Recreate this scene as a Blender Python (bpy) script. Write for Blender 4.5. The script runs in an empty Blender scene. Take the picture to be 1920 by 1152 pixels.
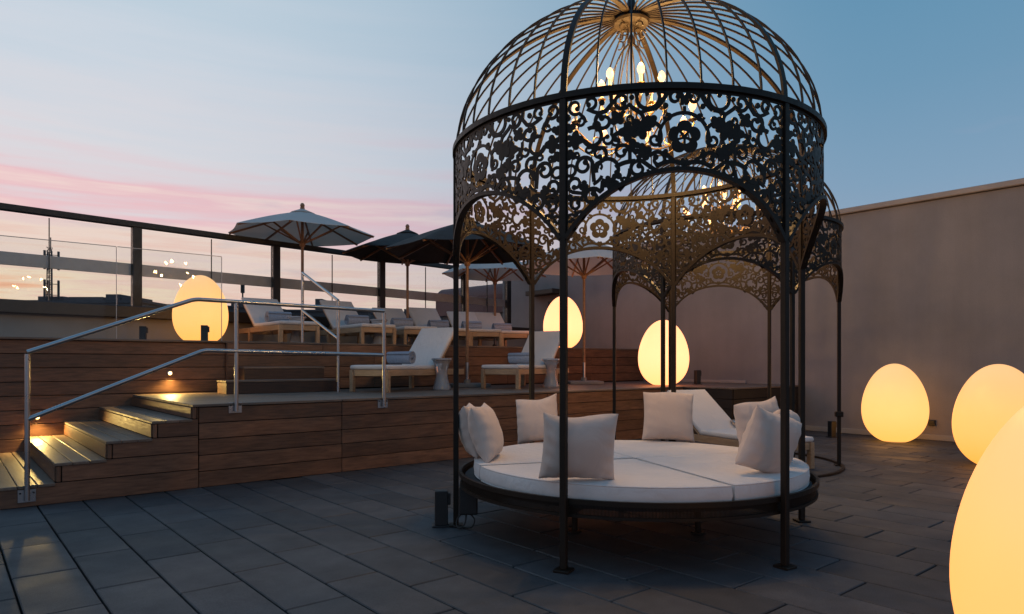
import bpy, bmesh, math, random
from mathutils import Vector, Matrix
R_ = math.radians
PI = math.pi
random.seed(11)
S = bpy.context.scene
COL = S.collection

# ------------------------------------------------------------------ camera
cd = bpy.data.cameras.new('camera'); CAM = bpy.data.objects.new('camera', cd); COL.objects.link(CAM)
cd.sensor_width = 36.0; cd.lens = 24.0
cd.shift_y = 104.0 / 1920.0
cd.clip_start = 0.05; cd.clip_end = 6000
CAM.location = (0, 0, 1.2); CAM.rotation_euler = (R_(90), 0, 0)
S.camera = CAM

# ------------------------------------------------------------------ world: dusk sky
W = bpy.data.worlds.new('World'); S.world = W; W.use_nodes = True
nt = W.node_tree; nt.nodes.clear()
def N(t, tree=None, **kw):
    n = (tree or nt).nodes.new(t)
    for k, v in kw.items(): setattr(n, k, v)
    return n
def lin(c):
    return tuple(((x/255.0)/12.92 if x/255.0 <= 0.04045 else ((x/255.0+0.055)/1.055)**2.4) for x in c) + (1.0,)
SUN_AZ = -62.0                       # degrees from +Y towards -X: where the sun has just set
def ramp(tree, stops, mode='EASE'):
    r = N('ShaderNodeValToRGB', tree); e = r.color_ramp.elements
    r.color_ramp.interpolation = mode
    while len(e) < len(stops): e.new(0.5)
    for el, (p, c) in zip(e, stops): el.position = p; el.color = c
    return r
L = nt.links.new
tc = N('ShaderNodeTexCoord'); sep = N('ShaderNodeSeparateXYZ'); L(tc.outputs['Generated'], sep.inputs[0])
def math_(op, a, b=None, tree=None, clamp=False):
    t = tree or nt
    n = N('ShaderNodeMath', t, operation=op); n.use_clamp = clamp
    for i, x in enumerate((a, b)):
        if x is None: continue
        if isinstance(x, (int, float)): n.inputs[i].default_value = x
        else: t.links.new(x, n.inputs[i])
    return n.outputs[0]
elev = math_('DIVIDE', math_('ARCSINE', sep.outputs[2]), PI/2, clamp=True)      # 0 horizon .. 1 zenith
hx, hy = math.sin(R_(SUN_AZ)), math.cos(R_(SUN_AZ))
hlen = math_('SQRT', math_('ADD', math_('MULTIPLY', sep.outputs[0], sep.outputs[0]), math_('ADD', math_('MULTIPLY', sep.outputs[1], sep.outputs[1]), 1e-5)))
dotw = math_('DIVIDE', math_('ADD', math_('MULTIPLY', sep.outputs[0], hx), math_('MULTIPLY', sep.outputs[1], hy)), hlen)
# streaky cloud noise that drifts the bands up and down
mp = N('ShaderNodeMapping'); mp.inputs['Rotation'].default_value = (R_(6), R_(-7), R_(20)); mp.inputs['Scale'].default_value = (1.1, 1.1, 17.0)
L(tc.outputs['Generated'], mp.inputs[0])
ns = N('ShaderNodeTexNoise'); ns.inputs['Scale'].default_value = 2.1; ns.inputs['Detail'].default_value = 8.0; ns.inputs['Roughness'].default_value = 0.58
L(mp.outputs[0], ns.inputs[0])
nb = math_('SUBTRACT', ns.outputs[0], 0.5)
damp = math_('SUBTRACT', 1.0, math_('MULTIPLY', elev, 2.6), clamp=True)
elw = math_('ADD', elev, math_('MULTIPLY', math_('MULTIPLY', nb, damp), 0.31), clamp=True)
d90 = lambda d: d/90.0
west = ramp(nt, [(0.0, lin((214, 140, 120))), (d90(2.6), lin((245, 186, 158))), (d90(4.4), lin((244, 222, 200))), (d90(6.0), lin((238, 200, 190))),
                 (d90(7.6), lin((242, 216, 206))), (d90(9.6), lin((236, 208, 206))), (d90(11.6), lin((230, 188, 197))), (d90(14.2), lin((220, 207, 215))),
                 (d90(17), lin((214, 214, 222))), (d90(22), lin((202, 212, 224))), (d90(30), lin((180, 204, 220))), (d90(52), lin((110, 155, 195))), (1.0, lin((84, 130, 176)))], 'LINEAR')
east = ramp(nt, [(0.0, lin((160, 160, 180))), (d90(6), lin((150, 164, 188))), (d90(13), lin((124, 158, 188))), (d90(20), lin((106, 150, 182))),
                 (d90(28), lin((92, 144, 178))), (d90(50), lin((80, 132, 172))), (1.0, lin((84, 130, 176)))], 'LINEAR')
L(elw, west.inputs[0]); L(elev, east.inputs[0])
wf = N('ShaderNodeMapRange'); wf.interpolation_type = 'SMOOTHSTEP'; wf.inputs[1].default_value = -0.02; wf.inputs[2].default_value = 0.90
L(dotw, wf.inputs[0])
mixs = N('ShaderNodeMix', data_type='RGBA'); L(wf.outputs[0], mixs.inputs[0]); L(east.outputs[0], mixs.inputs[6]); L(west.outputs[0], mixs.inputs[7])
# a few small mauve clouds low over the city
mp2 = N('ShaderNodeMapping'); mp2.inputs['Scale'].default_value = (3.0, 3.0, 15.0); mp2.inputs['Location'].default_value = (3.1, 1.7, 0.4)
L(tc.outputs['Generated'], mp2.inputs[0])
n2 = N('ShaderNodeTexNoise'); n2.inputs['Scale'].default_value = 1.6; n2.inputs['Detail'].default_value = 6.0
L(mp2.outputs[0], n2.inputs[0])
cm = N('ShaderNodeMapRange'); cm.inputs[1].default_value = 0.60; cm.inputs[2].default_value = 0.74; L(n2.outputs[0], cm.inputs[0])
lowm = N('ShaderNodeMapRange'); lowm.inputs[1].default_value = d90(20); lowm.inputs[2].default_value = d90(9); L(elev, lowm.inputs[0])
cmix = N('ShaderNodeMix', data_type='RGBA'); L(math_('MULTIPLY', math_('MULTIPLY', cm.outputs[0], lowm.outputs[0]), 0.55), cmix.inputs[0])
L(mixs.outputs[2], cmix.inputs[6]); cmix.inputs[7].default_value = lin((150, 160, 188))
sky = N('ShaderNodeTexSky'); sky.sky_type = 'NISHITA'; sky.sun_disc = False
sky.sun_elevation = R_(0.5); sky.sun_rotation = R_(SUN_AZ); sky.air_density = 1.2
add = N('ShaderNodeMix', data_type='RGBA', blend_type='ADD'); add.inputs[0].default_value = 0.05
L(cmix.outputs[2], add.inputs[6]); L(sky.outputs[0], add.inputs[7])
bg = N('ShaderNodeBackground'); bg.inputs[1].default_value = 0.95; L(add.outputs[2], bg.inputs[0])
wo = N('ShaderNodeOutputWorld'); L(bg.outputs[0], wo.inputs[0])

# the last, very soft light from where the sun went down
sd = bpy.data.lights.new('sun', 'SUN'); SUN = bpy.data.objects.new('sun', sd); COL.objects.link(SUN)
sd.energy = 0.12; sd.angle = R_(25); sd.color = (1.0, 0.72, 0.62)
sdir = Vector((math.sin(R_(SUN_AZ))*math.cos(R_(7)), math.cos(R_(SUN_AZ))*math.cos(R_(7)), math.sin(R_(7))))
SUN.rotation_euler = (-sdir).to_track_quat('-Z', 'Y').to_euler()
SUN.location = sdir * 50

S.view_settings.view_transform = 'Standard'; S.view_settings.look = 'None'
S.view_settings.exposure = 0.0; S.view_settings.gamma = 1.0
S.render.engine = 'CYCLES'
S.cycles.use_denoising = True
S.cycles.max_bounces = 8; S.cycles.transparent_max_bounces = 24; S.cycles.transmission_bounces = 8
S.cycles.sample_clamp_indirect = 4.0
S.cycles.caustics_reflective = False; S.cycles.caustics_refractive = False

# ------------------------------------------------------------------ materials
def mat(name):
    m = bpy.data.materials.new(name); m.use_nodes = True
    t = m.node_tree; b = t.nodes['Principled BSDF']
    return m, t, b
def coords(t, scale=(1, 1, 1), rand=True):
    tcn = N('ShaderNodeTexCoord', t); out = tcn.outputs['Object']
    mpn = N('ShaderNodeMapping', t); mpn.inputs['Scale'].default_value = scale
    t.links.new(out, mpn.inputs[0])
    if rand:
        oi = N('ShaderNodeObjectInfo', t); cx = N('ShaderNodeCombineXYZ', t)
        for i, k in enumerate((37.0, 61.0, 23.0)):
            t.links.new(math_('MULTIPLY', oi.outputs['Random'], k, t), cx.inputs[i])
        t.links.new(cx.outputs[0], mpn.inputs['Location'])
    return mpn.outputs[0]
def noise(t, vec, scale, detail=4, rough=0.55):
    n = N('ShaderNodeTexNoise', t); n.inputs['Scale'].default_value = scale; n.inputs['Detail'].default_value = detail; n.inputs['Roughness'].default_value = rough
    t.links.new(vec, n.inputs[0]); return n.outputs[0]
def mrange(t, x, a, b, c, d):
    n = N('ShaderNodeMapRange', t)
    for i, v in enumerate((a, b, c, d)): n.inputs[i+1].default_value = v
    t.links.new(x, n.inputs[0]); return n.outputs[0]
def bump(t, b, h, strength, dist=0.01):
    n = N('ShaderNodeBump', t); n.inputs['Strength'].default_value = strength; n.inputs['Distance'].default_value = dist
    t.links.new(h, n.inputs['Height']); t.links.new(n.outputs[0], b.inputs['Normal'])
def scaled(t, col, fac):
    n = N('ShaderNodeVectorMath', t, operation='SCALE')
    if isinstance(col, tuple): n.inputs[0].default_value = col[:3]
    else: t.links.new(col, n.inputs[0])
    t.links.new(fac, n.inputs['Scale']); return n.outputs[0]
def rnd(t): return N('ShaderNodeObjectInfo', t).outputs['Random']

def simple(name, col, rough=0.5, metal=0.0, var=0.12, nscale=9.0, bmp=0.0, bscale=60.0, rand_amt=0.0):
    m, t, b = mat(name)
    v = coords(t)
    f = mrange(t, noise(t, v, nscale), 0.25, 0.75, 1-var, 1+var)
    if rand_amt: f = math_('MULTIPLY', f, mrange(t, rnd(t), 0, 1, 1-rand_amt, 1+rand_amt), t)
    t.links.new(scaled(t, col, f), b.inputs['Base Color'])
    t.links.new(mrange(t, noise(t, v, nscale*2.3), 0.25, 0.75, max(0.02, rough-0.08), rough+0.08), b.inputs['Roughness'])
    b.inputs['Metallic'].default_value = metal
    if bmp: bump(t, b, noise(t, v, bscale, 3), bmp, 0.004)
    return m

def wood(name, c1, c2, rough=0.55, worn=0.0, rand_amt=0.25):
    m, t, b = mat(name)
    v = coords(t, (1.0, 9.0, 9.0))
    g = noise(t, v, 5.0, 6, 0.62)
    r = ramp(t, [(0.28, c1 + (1,)), (0.72, c2 + (1,))], 'LINEAR'); t.links.new(g, r.inputs[0])
    v2 = coords(t, (0.8, 3.0, 3.0))
    f = mrange(t, noise(t, v2, 1.7), 0.3, 0.7, 0.78, 1.2)
    f = math_('MULTIPLY', f, mrange(t, rnd(t), 0, 1, 1-rand_amt, 1+rand_amt), t)
    col = scaled(t, r.outputs[0], f)
    if worn:
        mx = N('ShaderNodeMix', t, data_type='RGBA'); t.links.new(mrange(t, noise(t, coords(t, (0.5, 4, 4)), 3.0), 0.3, 0.7, 0.1*worn, worn), mx.inputs[0])
        t.links.new(col, mx.inputs[6]); mx.inputs[7].default_value = (0.15, 0.125, 0.11, 1); col = mx.outputs[2]
    t.links.new(col, b.inputs['Base Color'])
    t.links.new(mrange(t, g, 0.3, 0.7, rough-0.1, rough+0.12), b.inputs['Roughness'])
    bump(t, b, g, 0.25, 0.003)
    return m

M = {}
M['plank'] = wood('hardwood_cladding', (0.080, 0.034, 0.018), (0.215, 0.098, 0.053), 0.5)
M['plank_shade'] = wood('shade_toned_cladding', (0.007, 0.004, 0.003), (0.020, 0.010, 0.006), 0.6)  # cladding of the projecting deck end, its shade put into the colour
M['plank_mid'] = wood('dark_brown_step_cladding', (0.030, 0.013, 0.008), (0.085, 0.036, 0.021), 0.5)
M['tread'] = wood('weathered_decking', (0.095, 0.057, 0.037), (0.22, 0.14, 0.095), 0.5, worn=0.5)
M['teak'] = wood('teak', (0.30, 0.175, 0.095), (0.50, 0.32, 0.19), 0.5, rand_amt=0.12)
M['pole'] = wood('umbrella_timber', (0.20, 0.095, 0.045), (0.34, 0.17, 0.085), 0.42, rand_amt=0.1)
M['core'] = simple('dark_core', (0.012, 0.010, 0.009), 0.9)
M['iron'] = simple('bronze_black_iron', (0.0155, 0.0105, 0.0072), 0.5, 0.0, 0.2, 14, 0.12, 140)
M['iron'].node_tree.nodes['Principled BSDF'].inputs['Specular IOR Level'].default_value = 0.22
M['black'] = simple('black_plastic', (0.012, 0.012, 0.013), 0.45)
M['steel'] = simple('brushed_steel', (0.42, 0.42, 0.43), 0.30, 1.0, 0.03, 2)
M['post'] = simple('anthracite_steel', (0.013, 0.0125, 0.013), 0.5, 0.0)
M['band'] = simple('grey_fence_rail', (0.50, 0.47, 0.47), 0.5, 0.2, 0.08)
M['coping'] = simple('dark_coping', (0.035, 0.027, 0.022), 0.5)
M['parapet'] = simple('parapet_render', (0.30, 0.28, 0.26), 0.9, 0, 0.12, 1.4, 0.2, 80)
def fabric(name, col, weave=430, crease=1.0):
    m, t, b = mat(name)
    v = coords(t); f = mrange(t, noise(t, v, 4.0), 0.25, 0.75, 0.95, 1.04)
    t.links.new(scaled(t, col, f), b.inputs['Base Color']); b.inputs['Roughness'].default_value = 0.9
    b.inputs['Sheen Weight'].default_value = 0.15
    w = N('ShaderNodeTexNoise', t); w.inputs['Scale'].default_value = 5.0; w.inputs['Detail'].default_value = 3.0; w.inputs['Distortion'].default_value = 1.6
    mp_ = coords(t, (1.0, 2.2, 1.0)); t.links.new(mp_, w.inputs[0])
    h = math_('ADD', math_('MULTIPLY', w.outputs[0], 1.6*crease, t), math_('MULTIPLY', noise(t, v, weave, 2), 0.05, t), t)
    bump(t, b, h, 0.55, 0.012)
    return m
M['white_fab'] = fabric('white_canvas', (0.67, 0.615, 0.59), 430, 1.1)
M['beige_fab'] = fabric('beige_linen', (0.60, 0.475, 0.41), 380, 0.6)
M['gilt'] = simple('gilt_metal', (0.34, 0.20, 0.07), 0.38, 0.9, 0.15, 20)
M['towel'] = simple('blue_grey_terry', (0.30, 0.33, 0.40), 0.95, 0, 0.16, 40, 0.9, 260, 0.08)
M['parasol_white'] = simple('white_parasol_cloth', (0.66, 0.64, 0.62), 0.8, 0, 0.05, 4, 0.2, 300)
def translucent(m, k):
    t = m.node_tree; b = t.nodes['Principled BSDF']; out = t.nodes['Material Output']
    tl = N('ShaderNodeBsdfTranslucent', t); tl.inputs[0].default_value = (0.75, 0.72, 0.68, 1)
    mx = N('ShaderNodeMixShader', t); mx.inputs[0].default_value = k
    t.links.new(b.outputs[0], mx.inputs[1]); t.links.new(tl.outputs[0], mx.inputs[2]); t.links.new(mx.outputs[0], out.inputs[0])
translucent(M['parasol_white'], 0.42)
M['parasol_black'] = simple('black_parasol_cloth', (0.010, 0.010, 0.011), 0.85, 0, 0.1, 4, 0.2, 300)
M['base_stone'] = simple('parasol_base', (0.20, 0.19, 0.18), 0.7)
M['cap'] = simple('wall_coping', (0.31, 0.27, 0.25), 0.75, 0, 0.08, 3, 0.2, 60)
M['candle'] = simple('ivory_candle', (0.60, 0.50, 0.36), 0.5)
M['cable'] = simple('rubber_cable', (0.010, 0.010, 0.010), 0.6)

def wall_mat():
    m, t, b = mat('taupe_render')
    v = coords(t, rand=False)
    f = mrange(t, noise(t, v, 0.8, 6, 0.6), 0.3, 0.7, 0.86, 1.12)
    v2 = coords(t, (1.6, 1.6, 0.12), rand=False)
    f = math_('MULTIPLY', f, mrange(t, noise(t, v2, 2.2, 5), 0.3, 0.7, 0.94, 1.05), t)
    f = math_('MULTIPLY', f, mrange(t, noise(t, v, 70, 3), 0.3, 0.7, 0.95, 1.05), t)
    t.links.new(scaled(t, (0.226, 0.206, 0.205), f), b.inputs['Base Color'])
    b.inputs['Roughness'].default_value = 0.92
    bump(t, b, noise(t, v, 120, 4), 0.35, 0.004)
    return m
M['wall'] = wall_mat()

def slab_mat():
    m, t, b = mat('granite_slab')
    v = coords(t)
    f = mrange(t, noise(t, v, 3.0, 5), 0.3, 0.7, 0.84, 1.16)
    f = math_('MULTIPLY', f, mrange(t, noise(t, v, 190, 2), 0.3, 0.7, 0.72, 1.28), t)
    f = math_('MULTIPLY', f, mrange(t, rnd(t), 0, 1, 0.80, 1.2), t)
    ge = N('ShaderNodeNewGeometry', t)
    f = math_('MULTIPLY', f, mrange(t, noise(t, ge.outputs['Position'], 0.9, 5, 0.6), 0.3, 0.7, 0.78, 1.2), t)
    f = math_('MULTIPLY', f, mrange(t, noise(t, ge.outputs['Position'], 7.0, 5, 0.65), 0.35, 0.75, 1.08, 0.80), t)
    t.links.new(scaled(t, (0.061, 0.061, 0.065), f), b.inputs['Base Color'])
    t.links.new(mrange(t, noise(t, v, 2.2, 4), 0.3, 0.7, 0.50, 0.74), b.inputs['Roughness'])
    b.inputs['Specular IOR Level'].default_value = 0.32
    bump(t, b, noise(t, v, 150, 3), 0.25, 0.003)
    return m
M['slab'] = slab_mat()
M['bed_dark'] = simple('grey_bed_base', (0.035, 0.037, 0.042), 0.8)

def egg_mat(name, lo, mid, hi):
    m, t, b = mat(name)
    tcn = N('ShaderNodeTexCoord', t); sp = N('ShaderNodeSeparateXYZ', t); t.links.new(tcn.outputs['Generated'], sp.inputs[0])
    r = ramp(t, [(0.0, lo + (1,)), (0.40, mid + (1,)), (1.0, hi + (1,))], 'EASE')
    t.links.new(sp.outputs[2], r.inputs[0])
    b.inputs['Base Color'].default_value = (0.32, 0.28, 0.24, 1); b.inputs['Roughness'].default_value = 0.42
    t.links.new(r.outputs[0], b.inputs['Emission Color']); b.inputs['Emission Strength'].default_value = 1.5
    return m
M['egg'] = egg_mat('lit_polyethylene', (1.0, 0.355, 0.052), (1.0, 0.385, 0.082), (0.70, 0.36, 0.115))
M['egg_warm'] = egg_mat('warmly_lit_polyethylene', (1.0, 0.42, 0.085), (1.0, 0.445, 0.115), (0.72, 0.38, 0.125))
M['egg_bright'] = egg_mat('brightly_lit_polyethylene', (1.8, 0.57, 0.200), (1.8, 0.60, 0.255), (1.5, 0.55, 0.230))
def emit(name, col, s):
    m, t, b = mat(name); b.inputs['Base Color'].default_value = (0.06, 0.03, 0.012, 1)
    b.inputs['Emission Color'].default_value = col + (1,); b.inputs['Emission Strength'].default_value = s
    return m
M['bulb'] = emit('lit_bulb', (1.0, 0.45, 0.18), 3.6)
M['spotlens'] = emit('step_light_lens', (1.0, 0.58, 0.20), 9.0)

def pane_mat():
    m, t, b = mat('clear_pane')
    out = t.nodes['Material Output']; t.nodes.remove(b)
    tr = N('ShaderNodeBsdfTransparent', t); tr.inputs[0].default_value = (0.95, 0.965, 0.965, 1)
    gl = N('ShaderNodeBsdfGlossy', t); gl.inputs['Roughness'].default_value = 0.0
    fr = N('ShaderNodeFresnel', t); fr.inputs[0].default_value = 1.45
    mx = N('ShaderNodeMixShader', t)
    t.links.new(math_('MULTIPLY', fr.outputs[0], 0.26, t), mx.inputs[0]); t.links.new(tr.outputs[0], mx.inputs[1]); t.links.new(gl.outputs[0], mx.inputs[2])
    t.links.new(mx.outputs[0], out.inputs[0])
    return m
M['pane'] = pane_mat()
def acrylic():
    m, t, b = mat('clear_faceted_acrylic')
    b.inputs['Base Color'].default_value = (0.86, 0.86, 0.90, 1); b.inputs['Transmission Weight'].default_value = 0.72
    b.inputs['Roughness'].default_value = 0.14; b.inputs['IOR'].default_value = 1.45
    return m
M['acrylic'] = acrylic()
M['crystal'] = acrylic(); M['crystal'].name = 'chandelier_crystal'

# ------------------------------------------------------------------ mesh builder
class MB:
    def __init__(s): s.v = []; s.f = []
    def box(s, c, d, ch=0.0):
        cx, cy, cz = c; hx, hy, hz = d[0]/2, d[1]/2, d[2]/2
        o = len(s.v)
        if not ch:
            for x in (-1, 1):
                for y in (-1, 1):
                    for z in (-1, 1): s.v.append((cx+x*hx, cy+y*hy, cz+z*hz))
            for q in ((0,1,3,2),(4,6,7,5),(0,4,5,1),(2,3,7,6),(0,2,6,4),(1,5,7,3)): s.f.append(tuple(o+i for i in q))
            return s
        ch = min(ch, hx*0.9, hy*0.9, hz*0.9)
        idx = {}
        for x in (-1, 1):
            for y in (-1, 1):
                for z in (-1, 1):
                    for ax in range(3):
                        p = [x*(hx-ch), y*(hy-ch), z*(hz-ch)]; p[ax] = (x*hx, y*hy, z*hz)[ax]
                        idx[(x, y, z, ax)] = len(s.v); s.v.append((cx+p[0], cy+p[1], cz+p[2]))
        g = lambda x, y, z, a: idx[(x, y, z, a)]
        for e in (-1, 1):
            q = [g(e,-1,-1,0), g(e,1,-1,0), g(e,1,1,0), g(e,-1,1,0)]; s.f.append(tuple(q if e > 0 else q[::-1]))
            q = [g(-1,e,-1,1), g(-1,e,1,1), g(1,e,1,1), g(1,e,-1,1)]; s.f.append(tuple(q if e > 0 else q[::-1]))
            q = [g(-1,-1,e,2), g(1,-1,e,2), g(1,1,e,2), g(-1,1,e,2)]; s.f.append(tuple(q if e > 0 else q[::-1]))
        for a in (-1, 1):
            for b in (-1, 1):
                fl = a*b > 0
                q = [g(-1,a,b,1), g(-1,a,b,2), g(1,a,b,2), g(1,a,b,1)]; s.f.append(tuple(q[::-1] if fl else q))
                q = [g(a,-1,b,0), g(a,-1,b,2), g(a,1,b,2), g(a,1,b,0)]; s.f.append(tuple(q if fl else q[::-1]))
                q = [g(a,b,-1,0), g(a,b,-1,1), g(a,b,1,1), g(a,b,1,0)]; s.f.append(tuple(q[::-1] if fl else q))
        for x in (-1, 1):
            for y in (-1, 1):
                for z in (-1, 1):
                    q = [g(x,y,z,0), g(x,y,z,1), g(x,y,z,2)]; s.f.append(tuple(q if x*y*z > 0 else q[::-1]))
        return s
    def tube(s, pts, r, n=8, closed=False):
        P = [Vector(p) for p in pts]; m = len(P); o = len(s.v)
        rr = r if isinstance(r, (list, tuple)) else [r]*m
        up = None
        for i in range(m):
            if closed: t = (P[(i+1) % m]-P[i-1]).normalized()
            else: t = (P[min(i+1, m-1)]-P[max(i-1, 0)]).normalized()
            if up is None:
                up = Vector((0, 0, 1)) if abs(t.z) < 0.9 else Vector((1, 0, 0))
            up = (up - t*up.dot(t)).normalized(); sd_ = t.cross(up)
            for k in range(n):
                a = 2*PI*k/n
                s.v.append(tuple(P[i] + (up*math.cos(a) + sd_*math.sin(a))*rr[i]))
        for i in range(m if closed else m-1):
            j = (i+1) % m
            for k in range(n):
                k2 = (k+1) % n
                s.f.append((o+i*n+k, o+i*n+k2, o+j*n+k2, o+j*n+k))
        if not closed:
            s.f.append(tuple(o+k for k in range(n))[::-1]); s.f.append(tuple(o+(m-1)*n+k for k in range(n)))
        return s
    def lathe(s, prof, n=24, c=(0, 0, 0), twist=False):
        o = len(s.v); m = len(prof)
        for i, (r, z) in enumerate(prof):
            for k in range(n):
                a = 2*PI*(k + (0.5 if twist and i % 2 else 0))/n
                s.v.append((c[0]+r*math.cos(a), c[1]+r*math.sin(a), c[2]+z))
        for i in range(m-1):
            for k in range(n):
                k2 = (k+1) % n; a, b, d, e = o+i*n+k, o+i*n+k2, o+(i+1)*n+k2, o+(i+1)*n+k
                if twist:
                    if i % 2 == 0: s.f += [(a, b, e), (b, d, e)]
                    else: s.f += [(a, b, d), (a, d, e)]
                else: s.f.append((a, b, d, e))
        s.f.append(tuple(o+k for k in range(n))[::-1]); s.f.append(tuple(o+(m-1)*n+k for k in range(n)))
        return s
    def bar(s, p0, p1, w, h, up=(0, 0, 1)):
        p0, p1 = Vector(p0), Vector(p1); t = (p1-p0).normalized(); u = Vector(up)
        if abs(t.dot(u)) > 0.98: u = Vector((1, 0, 0))
        u = (u - t*u.dot(t)).normalized(); sd_ = t.cross(u); o = len(s.v)
        for p in (p0, p1):
            for a, b in ((-1, -1), (1, -1), (1, 1), (-1, 1)): s.v.append(tuple(p + sd_*a*w/2 + u*b*h/2))
        for q in ((0,1,2,3)[::-1], (4,5,6,7), (0,1,5,4), (1,2,6,5), (2,3,7,6), (3,0,4,7)): s.f.append(tuple(o+i for i in q))
        return s
    def sweep(s, pts, sides, ups, w, h):
        """flat bar of width w (along sides) and depth h (along ups) through pts"""
        o = len(s.v); m = len(pts)
        for p, sv, uv in zip(pts, sides, ups):
            for a, b in ((-1, -1), (1, -1), (1, 1), (-1, 1)): s.v.append(tuple(p + sv*a*w/2 + uv*b*h/2))
        for i in range(m-1):
            for k in range(4):
                k2 = (k+1) % 4; s.f.append((o+i*4+k, o+i*4+k2, o+i*4+4+k2, o+i*4+4+k))
        s.f.append((o+3, o+2, o+1, o)); s.f.append(tuple(o+(m-1)*4+k for k in range(4)))
        return s
    def mesh(s, name, smooth=None):
        me = bpy.data.meshes.new(name); me.from_pydata(s.v, [], s.f); me.update()
        b = bmesh.new(); b.from_mesh(me); bmesh.ops.recalc_face_normals(b, faces=b.faces); b.to_mesh(me); b.free()
        if smooth is not None:
            me.polygons.foreach_set('use_smooth', [True]*len(me.polygons)); me.set_sharp_from_angle(angle=R_(smooth))
        return me

def link(name, me, m=None, parent=None, loc=(0, 0, 0), rot=(0, 0, 0)):
    if m is not None and not me.materials: me.materials.append(M[m] if isinstance(m, str) else m)
    o = bpy.data.objects.new(name, me); COL.objects.link(o)
    o.location = loc; o.rotation_euler = rot
    if parent is not None: o.parent = parent
    return o
def tag(o, label, cat, group=None, kind=None):
    o['label'] = label
    if cat: o['category'] = cat
    if group: o['group'] = group
    if kind: o['kind'] = kind
    return o
def thing(name, label, cat, loc=(0, 0, 0), rz=0.0, group=None, kind=None):
    o = bpy.data.objects.new(name, None); COL.objects.link(o); o.empty_display_size = 0.1
    o.location = loc; o.rotation_euler = (0, 0, rz)
    return tag(o, label, cat, group, kind)
def copy_tree(o, parent=None):
    c = o.copy(); COL.objects.link(c)
    if parent is not None: c.parent = parent
    for ch in list(o.children): copy_tree(ch, c)
    return c
_pl = {}
def board(L_, t, h, m, ch=0.003):
    k = (round(L_, 3), t, round(h, 4), m)
    if k not in _pl:
        me = MB().box((0, 0, 0), (L_, t, h), ch).mesh('board'); me.materials.append(M[m]); _pl[k] = me
    return _pl[k]

# terrace frame: a runs along the deck front, b back towards the parapet
TH = R_(40.0); CA, SA = math.cos(TH), math.sin(TH)
def D(a, b, z=0.0): return (a*CA - b*SA, a*SA + b*CA, z)
def toAB(x, y): return (x*CA + y*SA, -x*SA + y*CA)

B0, B1 = 6.93, 9.60          # deck front, retaining wall
AW = 11.75                   # long wall
Z1, Z2 = 0.80, 1.49          # the two deck levels
NOSE = [0.37, 0.756, 1.135, 1.50, 1.842]
STEP_Z = [0.18, 0.345, 0.503, 0.661, Z1]
AS = 1.90                    # where the stairs end

# ------------------------------------------------------------------ ground far below, terrace floor
g = MB(); g.v = [(-3000, -3000, -22), (3000, -3000, -22), (3000, 3000, -22), (-3000, 3000, -22)]; g.f = [(0, 1, 2, 3)]
M['city'] = simple('city_ground', (0.06, 0.055, 0.06), 0.9, 0, 0.3, 0.02)
tag(link('ground', g.mesh('ground'), 'city'), 'dark city ground far below the terrace', 'ground', kind='structure')

fl = thing('terrace_floor', 'dark grey granite slab paving of the terrace', 'floor', (0, 0, 0), TH, kind='structure')
link('slab_bed', MB().box((3.4, 2.0, -0.09), (16.7, 14.0, 0.10)).mesh('slab_bed'), 'core', fl)
SW, SL, GAP = 0.3255, 0.765, 0.009
def slab_mesh(l):
    return MB().box((0, 0, -0.0175), (SW-0.011, l-0.011, 0.035), 0.005).mesh('paving_slab')
cand = []
rr = random.Random(5)
nrow = 0
a = 0.63 - SW*14
while a < AW - 0.02:
    off = [0.0, 0.31, 0.62, 0.17, 0.48][nrow % 5]*SL + rr.uniform(-0.05, 0.05); nrow += 1
    b = -4.6 + off
    while b < B0 + 0.3:
        ac, bc = a + SW/2, b + SL/2
        if ac < AW - SW/2 + 0.06: cand.append((ac, bc))
        b += SL
    a += SW
def proj(x, y, z):
    return (960 + 1280*x/y, 680 - (z-1.2)*1280/y) if y > 0.3 else None
vis, rest = [], []
for ac, bc in cand:
    x, y, _ = D(ac, bc)
    p = proj(x, y, 0)
    inframe = False
    if p:
        for da in (-SW/2, 0, SW/2):
            for db in (-SL/2, 0, SL/2):
                q = proj(*D(ac+da, bc+db))
                if q and 0 < q[0] < 1920 and q[1] < 1152: inframe = True
    (vis if inframe and bc < B0 + 0.1 else rest).append((y, ac, bc))
vis.sort(); rest += vis[300:]; vis = vis[:300]
sm = slab_mesh(SL); sm.materials.append(M['slab'])
for y, ac, bc in vis:
    o = link('paving_slab', sm, None, fl, (ac, bc, rr.uniform(-0.0012, 0.0012)), (rr.uniform(-.0012, .0012), rr.uniform(-.002, .002), rr.uniform(-.002, .002)))
mb = MB()
for y, ac, bc in rest:
    if bc > B0 + 0.35: continue
    mb.box((ac, bc, -0.0175), (SW-0.012, SL-GAP, 0.035))
tag(link('outer_paving', mb.mesh('outer_paving'), 'slab', fl), 'paving slabs beyond the nearest rows', None, kind='stuff')

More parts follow.
